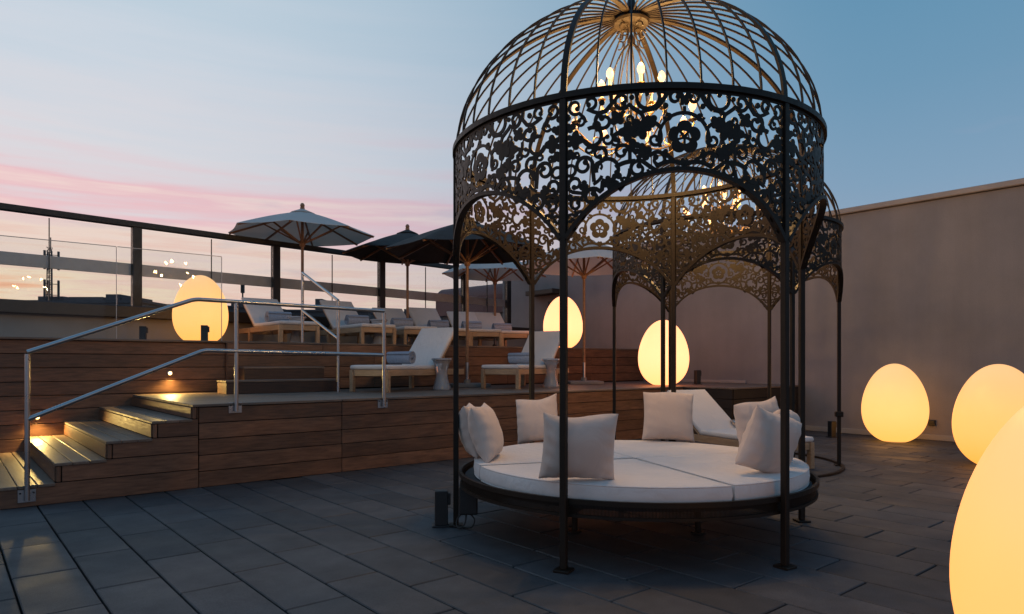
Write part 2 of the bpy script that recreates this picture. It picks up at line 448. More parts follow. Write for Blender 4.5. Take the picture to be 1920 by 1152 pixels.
# ------------------------------------------------------------------ long wall on the terrace edge
wl = thing('terrace_wall', 'tall taupe rendered wall closing the terrace behind the egg lamps', 'wall', D(AW, 4.0), TH)
link('render_face', MB().box((0.16, 0.8, 1.83), (0.32, 19.2, 3.74)).mesh('render_face'), 'wall', wl)
link('coping', MB().box((0.14, 0.8, 3.756), (0.40, 19.3, 0.09), 0.012).mesh('coping'), 'cap', wl)
link('skirting', MB().box((-0.012, -1.0, 0.045), (0.024, 12.5, 0.085), 0.004).mesh('skirting'), 'parapet', wl)
link('deck_skirting', MB().box((-0.014, 4.3, Z1+0.03), (0.028, 2.45, 0.055), 0.004).mesh('deck_skirting'), 'cap', wl)
link('shelf_bracket', MB().box((-0.16, 8.6, 2.95), (0.32, 1.0, 0.12), 0.01).mesh('shelf_bracket'), 'coping', wl)
link('vent_slot', MB().box((-0.02, 8.3, 2.66), (0.05, 0.5, 0.14), 0.005).mesh('vent_slot'), 'black', wl)
tag(link('wall_socket', MB().box((0, 0, 0), (0.035, 0.10, 0.09), 0.006).box((-0.02, 0, 0.012), (0.012, 0.075, 0.055), 0.003).mesh('wall_socket'), 'black', None, D(AW-0.019, toAB(6.49, 10.54)[1], 0.27), (0, 0, TH)),
    'small black power socket low on the taupe wall', 'socket')

# ------------------------------------------------------------------ lower deck
dk = thing('lower_deck', 'long low timber deck with horizontal plank front and loungers on top', 'deck', D(AS, B0), TH)
def dl(a, b, z): return (a-AS, b-B0, z)          # deck-local coordinates
link('core', MB().box(dl((AS+AW)/2+0.01, (B0+B1)/2+0.04, 0.375), (AW-AS-0.04, B1-B0-0.0, 0.75)).box(dl((9.59+AW)/2, 6.49, 0.37), (AW-9.59-0.05, 0.93, 0.74)).mesh('core'), 'core', dk)
rows = 5; pit = (Z1-0.028)/rows
def front_row(a0, a1, b, k, par=dk, f=dl, m='plank'):
    link('front_plank', board(a1-a0-0.006, 0.022, pit-0.007, m), None, par, f((a0+a1)/2, b+rr.uniform(-.0015, .0015), pit*(k+0.5)))
for a0, a1 in ((AS, 3.376), (3.376, 6.45), (6.45, 9.55)):
    for k in range(rows): front_row(a0, a1, B0, k)
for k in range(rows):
    front_row(9.57, AW-0.02, 5.99, k, m='plank_shade')  # unlit faces of the projecting end, darkened by their board colour
    link('side_plank', board(0.93, 0.022, pit-0.007, 'plank_shade'), None, dk, dl(9.555, 6.46, pit*(k+0.5)), (0, 0, R_(90)))
# boards of the deck surface, laid along the front
bw = 0.1385; nb_ = int((B1-B0+0.03)/bw)
cuts = [[AS-0.06, 3.376, 6.1, 8.9, AW-0.03], [AS-0.06, 4.3, 7.2, 10.0, AW-0.03], [AS-0.06, 3.376, 5.3, 8.0, AW-0.03]]
for i in range(nb_+1):
    bb = B0 - 0.028 + bw*(i+0.5)
    if bb > B1 - 0.03: break
    cs = cuts[0] if i < 2 else cuts[i % 3]
    for a0, a1 in zip(cs[:-1], cs[1:]):
        link('deck_board', board(a1-a0-0.005, bw-0.006, 0.026, 'tread', 0.004), None, dk, dl((a0+a1)/2, bb, Z1-0.013), (0, 0, 0))
for i in range(7):
    bb = 5.97 + 0.132*(i+0.5)
    link('deck_board', board(AW-9.53-0.02, 0.126, 0.026, 'tread', 0.004), None, dk, dl((9.53+AW)/2, bb, Z1-0.0135))

# ------------------------------------------------------------------ stairs at the deck end
st = thing('timber_stairs', 'five wide timber steps climbing beside the plank retaining wall', 'stairs', D(NOSE[0], B0), TH)
def sl(a, b, z): return (a-NOSE[0], b-B0, z)
for k in range(5):
    zt = STEP_Z[k]; zb = STEP_Z[k-1] if k else 0.0
    a0 = NOSE[k]; a1 = NOSE[k+1] if k < 4 else AS
    link('step_core', MB().box(sl((a0+AS)/2+0.012, (B0+B1)/2+0.01, (zb+zt)/2-0.015), (AS-a0-0.03, B1-B0-0.01, zt-zb-0.004)).mesh('step_core'), 'core', st)
    link('side_plank', board(AS-a0-0.006-(0.045 if k else 0), 0.022, zt-zb-0.034 if k == 4 else zt-zb-0.007, 'plank'), None, st, sl((a0+AS)/2+(0.02 if k else 0), B0-0.001*k, (zb+zt)/2-(0.014 if k == 4 else 0)))
    link('riser', board(B1-B0-0.03, 0.022, zt-zb-0.036, 'plank'), None, st, sl(a0+0.004, (B0+B1)/2+0.004, (zb+zt)/2-0.013), (0, 0, R_(90)))
    if k: link('corner_trim', board(zt-zb-0.034, 0.034, 0.030, 'plank'), None, st, sl(a0+0.022, B0+0.003, (zb+zt)/2-0.013), (0, R_(90), 0))
    if k < 4:
        n = 3; ww = (a1-a0+0.012)/n
        for i in range(n):
            link('tread_board', board(B1-B0+0.02, ww-0.006, 0.026, 'tread', 0.004), None, st, sl(a0-0.010+ww*(i+0.5), (B0+B1)/2-0.014, zt-0.013), (0, 0, R_(90)))

# ------------------------------------------------------------------ upper deck and its plank retaining wall
ud = thing('upper_deck', 'raised timber deck behind a tall plank retaining wall', 'deck', D(2.98, B1), TH)
def ul(a, b, z): return (a-2.98, b-B1, z)
link('core', MB().box(ul(4.4, 11.6, 0.73), (14.6, 3.96, 1.45)).mesh('core'), 'core', ud)
nrw = 9; pu = (Z2-0.026)/nrw
for k in range(nrw):
    z = pu*(k+0.5)
    for a0, a1 in ((-3.0, 0.2), (0.2, 2.98)) if k % 2 else ((-3.0, -0.6), (-0.6, 2.98)):
        link('wall_plank', board(a1-a0-0.005, 0.022, pu-0.007, 'plank'), None, ud, ul((a0+a1)/2, B1+rr.uniform(-.002, .002), z))
    if z > Z1 - 0.05:
        cs = [2.98, 5.2, 7.9, 10.1, AW-0.02] if k % 2 else [2.98, 4.35, 7.0, 9.3, AW-0.02]
        for a0, a1 in zip(cs[:-1], cs[1:]):
            link('wall_plank', board(a1-a0-0.005, 0.022, pu-0.007, 'plank'), None, ud, ul((a0+a1)/2, B1-0.05, z))
link('end_plank', board(0.62, 0.05, 0.03, 'plank'), None, ud, ul(2.985, B1-0.028, 1.16), (0, R_(90), 0))
for i, bb in enumerate([B1-0.025+0.141*(j+0.5) for j in range(28)]):
    cs = [-3.0, 1.1, 4.6, 8.1, AW-0.03] if i % 2 else [-3.0, -0.3, 3.1, 6.6, 9.6, AW-0.03]
    if i == 0: cs = [-3.0, 0.2, 3.72, 7.2, 9.9, AW-0.03]
    for a0, a1 in zip(cs[:-1], cs[1:]):
        link('deck_board', board(a1-a0-0.005, 0.135, 0.026, 'tread', 0.004), None, ud, ul((a0+a1)/2, bb-(0.035 if i == 0 else 0), Z2-0.013+(0.001 if i == 0 else 0)))

# two loose steps from the lower to the upper deck
def step_block(label, a0, a1, b0, b1, z0, z1):
    s_ = thing('step_block', label, 'step', D((a0+a1)/2, (b0+b1)/2, z0), TH, 'timber steps up to the upper deck')
    la, lb, h = a1-a0, b1-b0, z1-z0
    link('core', MB().box((0, 0, h/2-0.012), (la-0.05, lb-0.05, h-0.03)).mesh('core'), 'core', s_)
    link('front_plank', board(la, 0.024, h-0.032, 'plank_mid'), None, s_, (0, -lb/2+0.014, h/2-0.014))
    for sx in (-1, 1): link('end_plank', board(lb-0.03, 0.024, h-0.034, 'plank'), None, s_, (sx*(la/2-0.013), 0.008, h/2-0.014), (0, 0, R_(90)))
    n = max(2, round(lb/0.14)); w = lb/n
    for i in range(n): link('tread_board', board(la+0.012, w-0.005, 0.026, 'tread', 0.004), None, s_, (0, -lb/2+w*(i+0.5), h-0.013))
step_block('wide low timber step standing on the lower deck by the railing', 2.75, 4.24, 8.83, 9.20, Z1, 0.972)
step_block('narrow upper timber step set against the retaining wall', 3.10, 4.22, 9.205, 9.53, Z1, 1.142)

# ------------------------------------------------------------------ parapet and glazed steel fence behind the upper deck
FD = Vector((0.686, 0.7276, 0)).normalized(); FO = Vector((-6.03, 11.0, 0)); FA = math.atan2(FD.y, FD.x)
pw = thing('parapet_wall', 'pale rendered parapet wall with a dark coping under the glazed fence', 'wall', tuple(FO), FA)
T0, T1 = -5.2, 9.34
link('render_face', MB().box(((T0+T1)/2, 0.16, 0.95), (T1-T0, 0.3, 1.96)).mesh('render_face'), 'parapet', pw)
link('coping', MB().box(((T0+T1)/2, 0.10, 2.00), (T1-T0, 0.50, 0.19), 0.012).mesh('coping'), 'coping', pw)
fn = thing('glazed_fence', 'tall dark steel fence with clear panes along the parapet', 'fence', (FO.x, FO.y, 2.1), FA)
ZT = 3.47
posts = [-4.8, -2.4, 0.0, 2.4, 4.8, 7.2, 8.7]
for t_ in posts: link('post', MB().box((t_, 0.06, (ZT-0.09-2.1)/2+0.0), (0.135, 0.12, ZT-0.09-2.1), 0.006).mesh('post'), 'post', fn)
link('top_rail', MB().box(((T0+T1)/2, 0.06, ZT-0.045-2.1), (T1-T0, 0.14, 0.09), 0.006).mesh('top_rail'), 'post', fn)
for t0_, t1_ in zip(posts[:-1], posts[1:]):
    link('middle_rail', MB().box(((t0_+t1_)/2, 0.10, 2.70-2.1), (t1_-t0_-0.14, 0.03, 0.19), 0.004).mesh('middle_rail'), 'band', fn)
    tm = (t0_+t1_)/2
    for p0_, p1_ in ((t0_+0.07, tm-0.006), (tm+0.006, t1_-0.07)):
        link('pane', MB().box(((p0_+p1_)/2, 0.055, 0.63), (p1_-p0_, 0.010, 1.24)).mesh('pane'), 'pane', fn)
    link('glazing_bar', MB().box((tm, 0.05, 0.63), (0.012, 0.02, 1.24)).mesh('glazing_bar'), 'post', fn)

gb = thing('glass_balustrade', 'frameless clear glass balustrade along the upper deck edge', 'balustrade', D(-0.8, B1+0.15, Z2), TH)
for a0, a1 in ((-2.05, -0.81), (-0.80, 0.44), (0.45, 1.70), (1.715, 2.97)):
    p_ = link('pane', MB().box(((a0+a1)/2+0.8, 0, 0.58), (a1-a0, 0.014, 1.16)).mesh('pane'), 'pane', gb)
    link('edge_trim', MB().box(((a0+a1)/2+0.8, 0, 1.164), (a1-a0, 0.016, 0.007)).box((a1+0.8+0.003, 0, 0.58), (0.006, 0.016, 1.16)).mesh('edge_trim'), 'band', p_)
link('floor_channel', MB().box((1.26, 0, -0.006), (5.02, 0.03, 0.02), 0.004).mesh('floor_channel'), 'post', gb)

# ------------------------------------------------------------------ handrails
def rail_mesh(pts, r=0.0195): return MB().tube(pts, r, 14).mesh('rail', 40)
def bent(pts, rad=0.05):
    P = [Vector(p) for p in pts]; out = [P[0]]
    for i in range(1, len(P)-1):
        d0 = (P[i-1]-P[i]).normalized(); d1 = (P[i+1]-P[i]).normalized()
        a_, c_ = P[i]+d0*rad, P[i]+d1*rad
        for k in range(5):
            u = k/4; out.append(a_*(1-u)**2 + P[i]*2*u*(1-u) + c_*u*u)
    out.append(P[-1]); return out
bh = B0 - 0.045
def abz(u, v, b):      # a and z on the vertical plane b from the survey of the photograph
    r = (u-960)/1280; y = b/(-SA*r + CA)
    return (y*(CA*r+SA), 1.2-(v-680)*y/1280)
a1_, _ = abz(51, 660, bh); a2_, _ = abz(443, 600, bh); a3_, _ = abz(720, 600, bh)
ab_, _ = abz(365, 562, bh); ac_, _ = abz(382, 657, bh)
hr = thing('stair_handrail', 'steel handrail with two rails on the front of the stairs', 'handrail', D(a1_, bh), TH)
hl = lambda a, z, off=0: (a-a1_, off, z)
for nm, a, z0, z1_ in (('post', a1_, 0.06, 1.27), ('post', a2_, 0.72, 1.785), ('post', a3_, 0.70, 1.765)):
    p_ = link(nm, MB().tube([hl(a, z0), hl(a, z1_)], 0.0195, 14).mesh('post', 40), 'steel', hr)
    link('mounting_plate', MB().box((a-a1_, 0.028, z0+0.035), (0.125, 0.008, 0.105), 0.002).box((a-a1_, 0.012, z0+0.05), (0.03, 0.03, 0.05)).mesh('mounting_plate'), 'steel', p_)
    b_ = MB()
    for sx in (-1, 1): b_.tube([(a-a1_+sx*0.046, 0.026, z0+0.06), (a-a1_+sx*0.046, 0.016, z0+0.06)], 0.008, 8)
    link('bolts', b_.mesh('bolts'), 'post', p_)
link('top_rail', rail_mesh(bent([hl(a1_, 1.285), hl(ab_, 1.80), hl(a3_, 1.785)])), 'steel', hr)
link('lower_rail', rail_mesh(bent([hl(a1_, 0.73), hl(ac_, 1.315), hl(a3_, 1.285)])), 'steel', hr)
ah, bhh = toAB(-0.2547*9.25, 9.25)
au, bu = toAB(-0.307*10.25, 10.25)
h2 = thing('step_handrail', 'short steel handrail sloping beside the steps to the upper deck', 'handrail', D(ah, bhh, Z1), TH)
q0, q1 = Vector((0, 0, 0)), Vector((au-ah, bu-bhh, 0))
link('post', MB().tube([(0, 0, 0.0), (0, 0, 1.235)], 0.0195, 14).mesh('post', 40), 'steel', h2)
link('post', MB().tube([(q1.x, q1.y, Z2-Z1), (q1.x, q1.y, 1.735)], 0.0195, 14).mesh('post', 40), 'steel', h2)
link('top_rail', rail_mesh([(0, 0, 1.24), (q1.x, q1.y, 1.745)]), 'steel', h2)
link('lower_rail', rail_mesh([(0, 0, 0.72), (q1.x, q1.y, 1.18)]), 'steel', h2)

# ------------------------------------------------------------------ step lights in the retaining wall
def step_light(label, a, z, power):
    t_ = thing('step_light', label, 'wall light', D(a, B1-0.011, z), TH, 'step lights in the retaining wall')
    link('bezel', MB().lathe([(0.034, 0), (0.034, 0.012), (0.024, 0.016), (0.02, 0.016)], 20).mesh('bezel', 40), 'steel', t_, (0, 0, 0), (R_(90), 0, 0))
    link('lens', MB().lathe([(0.021, 0), (0.021, 0.018), (0.012, 0.024)], 16).mesh('lens', 40), 'spotlens', t_, (0, 0, 0), (R_(90), 0, 0))
    ld = bpy.data.lights.new('step_lamp', 'SPOT'); ld.energy = power; ld.color = (1.0, 0.66, 0.20); ld.spot_size = R_(160); ld.spot_blend = 0.5; ld.shadow_soft_size = 0.02
    lo = bpy.data.objects.new('step_lamp', ld); COL.objects.link(lo); lo.parent = t_
    lo.location = (0, -0.045, 0); lo.rotation_euler = (R_(-48), 0, 0)
step_light('glowing step light above the landing in the plank wall', 2.28, 1.06, 44)
step_light('glowing step light above the lowest treads of the stairs', 0.87, 0.566, 34)

# ------------------------------------------------------------------ bird-cage gazebos
GR = 1.30; ZB = 2.72; ZTIP = 1.90; ZARCH = 2.27; DH = 1.05
NSEG = 6
HW = GR*R_(30)
def cyl(s, z, rad): th = s/GR; return (rad*math.cos(th), rad*math.sin(th), z)
ARC_R = ((HW-0.03)**2 + (ZARCH-ZTIP-0.03)**2)/(2*(ZARCH-ZTIP-0.03))
def arch_t(s): return (ZB-ZARCH) + ARC_R - math.sqrt(max(0, ARC_R**2 - s*s))

class Fret(MB):
    k = 0
    def _lay(s):
        s.k += 1; return GR + ((s.k*7) % 13 - 6)*0.00022
    def stroke(s, pts, w):
        """pts (s, t) in panel coordinates, t measured down from the ring"""
        rad = s._lay(); m = len(pts); o = len(s.v); th = 0.0045
        ww = w if isinstance(w, (list, tuple)) else [w]*m
        for i in range(m):
            x0, y0 = pts[max(i-1, 0)]; x1, y1 = pts[min(i+1, m-1)]
            dx, dy = x1-x0, y1-y0; l = math.hypot(dx, dy) or 1e-6; nx, ny = -dy/l, dx/l
            x, y = pts[i]
            for e, rd in ((1, rad+th), (-1, rad+th), (-1, rad-th), (1, rad-th)):
                s.v.append(cyl(x+nx*e*ww[i]/2, ZB-(y+ny*e*ww[i]/2), rd))
        for i in range(m-1):
            for k in range(4):
                k2 = (k+1) % 4; s.f.append((o+i*4+k, o+i*4+k2, o+i*4+4+k2, o+i*4+4+k))
        s.f.append((o+3, o+2, o+1, o)); s.f.append(tuple(o+(m-1)*4+k for k in range(4)))
    def blob(s, cx, cy, outline):
        rad = s._lay(); th = 0.0045; n = len(outline); o = len(s.v)
        for rd in (rad+th, rad-th):
            s.v.append(cyl(cx, ZB-cy, rd))
            for x, y in outline: s.v.append(cyl(cx+x, ZB-(cy+y), rd))
        for i in range(n):
            j = (i+1) % n
            s.f += [(o, o+1+i, o+1+j), (o+n+1, o+n+2+j, o+n+2+i), (o+1+i, o+n+2+i, o+n+2+j, o+1+j)]
    def disc(s, cx, cy, r, n=10): s.blob(cx, cy, [(r*math.cos(2*PI*i/n), r*math.sin(2*PI*i/n)) for i in range(n)])
    def leaf(s, cx, cy, r, ang=0.0, lobes=5):
        n = 36; out = []
        for i in range(n):
            a = 2*PI*i/n
            q = r*(0.52 + 0.46*abs(math.cos(lobes*a/2))**0.75 + 0.16*math.cos(a))
            out.append((q*math.cos(a+ang), q*math.sin(a+ang)))
        s.blob(cx, cy, out)
    def spiral(s, cx, cy, r, a0, turns, d=1, w=0.017, tail=None):
        turns *= 0.74; r *= 1.10; w *= 1.42
        n = max(10, int(22*turns)); pts = []
        if tail: pts += tail
        ws = [w]*len(pts)
        for i in range(n+1):
            u = i/n; a = a0 + d*2*PI*turns*u; q = r*(1-0.60*u)
            pts.append((cx+q*math.cos(a), cy+q*math.sin(a))); ws.append(w*(1-0.25*u))
        s.stroke(pts, ws); x, y = pts[-1]; s.disc(x, y, w*0.72)
    def curve(s, p, w=0.016, n=10):
        w *= 1.35; pts = []
        for i in range(n+1):
            u = i/n
            if len(p) == 3: c = ((1-u)**2, 2*u*(1-u), u*u)
            else: c = ((1-u)**3, 3*u*(1-u)**2, 3*u*u*(1-u), u**3)
            pts.append((sum(k*q[0] for k, q in zip(c, p)), sum(k*q[1] for k, q in zip(c, p))))
        s.stroke(pts, w)
    def ring(s, cx, cy, r, w=0.015, a0=0.0, a1=2*PI, n=24):
        w *= 1.35
        s.stroke([(cx+r*math.cos(a0+(a1-a0)*i/n), cy+r*math.sin(a0+(a1-a0)*i/n)) for i in range(n+1)], w)
    def flower(s, cx, cy, r):
        n = 40; rad = s._lay(); th = 0.005; o = len(s.v)
        for rd in (rad+th, rad-th):
            for i in range(n):
                a = 2*PI*i/n - PI/2; q = r*(0.76+0.24*abs(math.cos(2.5*(a+PI/2)))**0.7)
                s.v.append(cyl(cx+q*math.cos(a), ZB-(cy+q*math.sin(a)), rd))
            for i in range(n):
                a = 2*PI*i/n - PI/2; q = r*0.40
                s.v.append(cyl(cx+q*math.cos(a), ZB-(cy+q*math.sin(a)), rd))
        for i in range(n):
            j = (i+1) % n
            s.f += [(o+i, o+j, o+n+j, o+n+i), (o+2*n+j, o+2*n+i, o+3*n+i, o+3*n+j), (o+j, o+i, o+2*n+i, o+2*n+j), (o+n+i, o+n+j, o+3*n+j, o+3*n+i)]
        s.disc(cx, cy, r*0.13)
        for k in range(5):
            a = -PI/2 + 2*PI*(k+0.5)/5; s.stroke([(cx+r*0.08*math.cos(a), cy+r*0.08*math.sin(a)), (cx+r*0.45*math.cos(a), cy+r*0.45*math.sin(a))], r*0.14)

def panel_mesh():
    F = Fret(); H = PI/2
    F.flower(0, 0.272, 0.094)
    F.ring(0, 0.278, 0.142, 0.014, R_(160), R_(380), 26)
    F.leaf(0, 0.075, 0.03, -H, 3); F.curve([(0, 0.10), (0, 0.12), (0, 0.145)], 0.014)
    F.curve([(-0.16, 0.435), (-0.08, 0.385), (0, 0.425)], 0.017); F.curve([(0.16, 0.435), (0.08, 0.385), (0, 0.425)], 0.017)
    F.leaf(0, 0.405, 0.026, H, 3)
    for e in (1, -1):
        X = lambda x: e*x
        def sp(cx, cy, r, a0, tu, d=1, w=0.016, tail=None):
            a = R_(a0)
            if e < 0: a = PI-a
            F.spiral(X(cx), cy, r, a, tu, d*e, w, [(X(p), q) for p, q in tail] if tail else None)
        def cu(*p, w=0.016): F.curve([(X(x), y) for x, y in p], w)
        def lf(cx, cy, r, an, lo=5): F.leaf(X(cx), cy, r, R_(an) if e > 0 else PI-R_(an), lo)
        def rg(cx, cy, r, w=0.014, a0=0, a1=360):
            b0, b1 = (R_(a0), R_(a1)) if e > 0 else (PI-R_(a0), PI-R_(a1))
            F.ring(X(cx), cy, r, w, b0, b1)
        # upper zone
        sp(0.050, 0.052, 0.036, 200, 1.35, 1, 0.015, [(0.0, 0.085), (0.012, 0.080)])
        cu((0.085, 0.0), (0.11, 0.07), (0.165, 0.115), w=0.02); F.disc(X(0.105), 0.098, 0.016)
        rg(0.200, 0.050, 0.062, 0.016, -20, 205); F.disc(X(0.262), 0.028, 0.015); lf(0.205, 0.018, 0.022, 90, 3)
        sp(0.345, 0.060, 0.044, 150, 1.45, -1, 0.016, [(0.24, 0.135), (0.29, 0.10)])
        sp(0.445, 0.165, 0.050, 260, 1.5, 1, 0.017, [(0.405, 0.02), (0.40, 0.07)])
        lf(0.365, 0.150, 0.046, 40, 4); cu((0.33, 0.115), (0.345, 0.13), (0.36, 0.145))
        sp(0.520, 0.052, 0.036, 60, 1.3, 1, 0.014, [(0.47, 0.118), (0.505, 0.105)])
        sp(0.610, 0.065, 0.040, 120, 1.3, -1, 0.014, [(0.545, 0.16), (0.56, 0.13)])
        cu((0.24, 0.135), (0.22, 0.16), (0.225, 0.20)); cu((0.165, 0.115), (0.21, 0.115), (0.24, 0.135))
        # leaf cluster beside the flower
        lf(0.235, 0.215, 0.066, 30, 5); lf(0.300, 0.235, 0.058, 0, 5); lf(0.190, 0.185, 0.040, -140, 4)
        cu((0.127, 0.225), (0.15, 0.19), (0.175, 0.19)); sp(0.163, 0.285, 0.032, 170, 1.3, -1, 0.013, [(0.134, 0.235), (0.129, 0.26)])
        cu((0.34, 0.245), (0.39, 0.225), (0.40, 0.27), (0.355, 0.285), w=0.018)
        sp(0.425, 0.268, 0.032, 230, 1.2, -1, 0.013, [(0.40, 0.205), (0.40, 0.235)])
        rg(0.510, 0.245, 0.052, 0.016, 10, 300); sp(0.49, 0.185, 0.026, 90, 1.1, 1, 0.012)
        lf(0.620, 0.255, 0.056, 180, 5); lf(0.640, 0.335, 0.036, 160, 3); lf(0.640, 0.180, 0.032, 200, 3)
        cu((0.56, 0.26), (0.52, 0.32), (0.46, 0.315), w=0.018)
        # middle zone
        cu((0.30, 0.27), (0.30, 0.33), (0.26, 0.36)); lf(0.235, 0.355, 0.052, 200, 5); lf(0.275, 0.315, 0.036, -60, 3)
        sp(0.145, 0.395, 0.042, -30, 1.4, -1, 0.016, [(0.215, 0.33), (0.205, 0.36)])
        sp(0.255, 0.445, 0.044, -120, 1.4, 1, 0.016, [(0.16, 0.455), (0.195, 0.43)])
        cu((0.115, 0.345), (0.09, 0.385), (0.06, 0.40)); F.disc(X(0.105), 0.352, 0.015)
        sp(0.345, 0.345, 0.040, 180, 1.4, 1, 0.015, [(0.30, 0.41), (0.30, 0.37)])
        cu((0.27, 0.40), (0.34, 0.40), (0.38, 0.43), w=0.018)
        rg(0.425, 0.440, 0.062, 0.016, 60, 370); lf(0.405, 0.508, 0.050, 90, 5); lf(0.375, 0.47, 0.03, 150, 3)
        sp(0.470, 0.345, 0.042, 100, 1.35, 1, 0.015, [(0.50, 0.43), (0.485, 0.40)])
        sp(0.560, 0.405, 0.048, 200, 1.5, 1, 0.016, [(0.50, 0.50), (0.505, 0.45)])
        cu((0.36, 0.56), (0.30, 0.50), (0.30, 0.44)); sp(0.335, 0.505, 0.026, 30, 1.1, 1, 0.012)
        # corner by the post
        sp(0.510, 0.585, 0.046, 210, 1.5, 1, 0.017, [(0.45, 0.50), (0.455, 0.55)])
        sp(0.610, 0.505, 0.042, 70, 1.35, -1, 0.015, [(0.545, 0.535), (0.57, 0.56)])
        lf(0.555, 0.515, 0.032, 30, 3)
        sp(0.605, 0.620, 0.036, 230, 1.3, 1, 0.014, [(0.56, 0.53), (0.565, 0.58)])
        sp(0.575, 0.690, 0.028, 0, 1.2, -1, 0.013, [(0.61, 0.655), (0.605, 0.675)])
        sp(0.637, 0.700, 0.026, 200, 1.2, 1, 0.012); F.disc(X(0.62), 0.755, 0.02); F.disc(X(0.64), 0.575, 0.018)
        rg(0.638, 0.425, 0.03, 0.013); F.disc(X(0.655), 0.12, 0.02)
        # small fillers
        sp(0.575, 0.150, 0.026, 20, 1.2, 1, 0.011); sp(0.295, 0.165, 0.022, 100, 1.1, -1, 0.011); sp(0.09, 0.155, 0.022, 10, 1.1, 1, 0.011)
        sp(0.375, 0.285, 0.022, 10, 1.1, 1, 0.011); sp(0.53, 0.315, 0.024, 200, 1.1, -1, 0.011); sp(0.185, 0.445, 0.018, 10, 1.1, 1, 0.010)
        sp(0.475, 0.415, 0.020, 120, 1.1, 1, 0.010); sp(0.60, 0.345, 0.022, 40, 1.1, -1, 0.011); F.disc(X(0.455), 0.06, 0.017); F.disc(X(0.29), 0.045, 0.015)
        cu((0.565, 0.60), (0.60, 0.57), (0.645, 0.60), w=0.013); cu((0.455, 0.47), (0.47, 0.50), (0.505, 0.515), w=0.013); cu((0.06, 0.02), (0.10, 0.03), (0.13, 0.02), w=0.012)
        # frame strips
        F.stroke([(X(HW-0.014), 0.0), (X(HW-0.014), ZB-ZTIP)], 0.026)
    F.stroke([(-HW+HW*2*i/24, 0.012) for i in range(25)], 0.024)
    return F.mesh('fretwork')
def arch_mesh():
    F = MB(); n = 36; pts, sd_, up_ = [], [], []
    for i in range(n+1):
        s = -HW+0.016 + (2*HW-0.032)*i/n; t = arch_t(s)
        p = Vector(cyl(s, ZB-t, GR)); th = s/GR; rad = Vector((math.cos(th), math.sin(th), 0))
        e = 0.002; q = Vector(cyl(s+e, ZB-arch_t(s+e), GR)); tg = (q-p).normalized()
        pts.append(p); sd_.append(rad); up_.append(tg.cross(rad).normalized())
    F.sweep(pts, sd_, up_, 0.045, 0.024)
    return F.mesh('arch_trim', 50)
PANEL = panel_mesh(); PANEL.materials.append(M['iron'])
ARCH = arch_mesh(); ARCH.materials.append(M['iron'])
def meridian(w, h, r_end, n=22):
    m = MB(); pts, sd_, up_ = [], [], []
    for i in range(n+1):
        u = i/n; ph = u*math.acos(r_end/GR)
        x = GR*math.cos(ph)**1.05; z = ZB + DH*math.sin(ph)
        pts.append(Vector((x, 0, z)))
    for i in range(n+1):
        t = (pts[min(i+1, n)]-pts[max(i-1, 0)]).normalized(); sv = Vector((0, 1, 0))
        sd_.append(sv); up_.append(t.cross(sv).normalized())
    m.sweep(pts, sd_, up_, w, h); return m.mesh('bar', 40)
RIB = meridian(0.038, 0.016, 0.06); RIB.materials.append(M['iron'])
BAR = meridian(0.0095, 0.012, 0.11); BAR.materials.append(M['iron'])
POST = MB().box((0, 0, ZB/2+0.01), (0.039, 0.039, ZB-0.01), 0.004).mesh('post'); POST.materials.append(M['iron'])
PLATE = MB().box((0, 0, 0.008), (0.098, 0.098, 0.014), 0.003).mesh('base_plate'); PLATE.materials.append(M['iron'])
def ringm(r, z, w, h, n=96):
    m = MB(); o = 0
    for i in range(n):
        a = 2*PI*i/n; c, s_ = math.cos(a), math.sin(a)
        for dr, dz in ((-w/2, -h/2), (w/2, -h/2), (w/2, h/2), (-w/2, h/2)): m.v.append(((r+dr)*c, (r+dr)*s_, z+dz))
    for i in range(n):
        j = (i+1) % n
        for k in range(4): m.f.append((i*4+k, j*4+k, j*4+(k+1) % 4, i*4+(k+1) % 4))
    return m.mesh('ring', 40)
RINGM = ringm(GR, ZB+0.008, 0.050, 0.034); RINGM.materials.append(M['iron'])
HUB = MB().lathe([(0.03, -0.03), (0.125, -0.026), (0.135, -0.01), (0.125, 0.01), (0.06, 0.03), (0.035, 0.06), (0.05, 0.09), (0.035, 0.12), (0.012, 0.22), (0.002, 0.24)], 28).mesh('hub', 40)
HUB.materials.append(M['iron'])
def gazebo(label, c, phi):
    g_ = thing('birdcage_gazebo', label, 'gazebo', (c[0], c[1], 0), R_(phi), 'bird-cage gazebos on the terrace')
    for k in range(6):
        an = R_(60*k); ca, sa = math.cos(an), math.sin(an)
        p_ = link('post', POST, None, g_, (GR*ca, GR*sa, 0), (0, 0, an)); link('base_plate', PLATE, None, p_)
        f_ = link('fretwork_panel', PANEL, None, g_, (0, 0, 0), (0, 0, an+R_(30))); link('arch_trim', ARCH, None, f_)
        link('dome_rib', RIB, None, g_, (0, 0, 0), (0, 0, an))
        for j in range(1, 7): link('dome_bar', BAR, None, g_, (0, 0, 0), (0, 0, an+R_(60*j/7)))
    link('crown_ring', RINGM, None, g_); link('hub', HUB, None, g_, (0, 0, ZB+DH-0.03))
    return g_
C1 = (0.887, 5.08); C2 = (2.545, 8.27)
g1 = gazebo('large dark iron bird-cage gazebo around the round white daybed', C1, 3.0)
g2 = gazebo('second bird-cage gazebo further back, sheltering a lounger', C2, -15.0)
link('floor_ring', ringm(GR+0.02, 0.012, 0.035, 0.024), 'iron', g2)
link('post_collar', MB().box((GR, 0, 0.6), (0.085, 0.075, 0.06), 0.006).mesh('post_collar'), 'iron', g2)
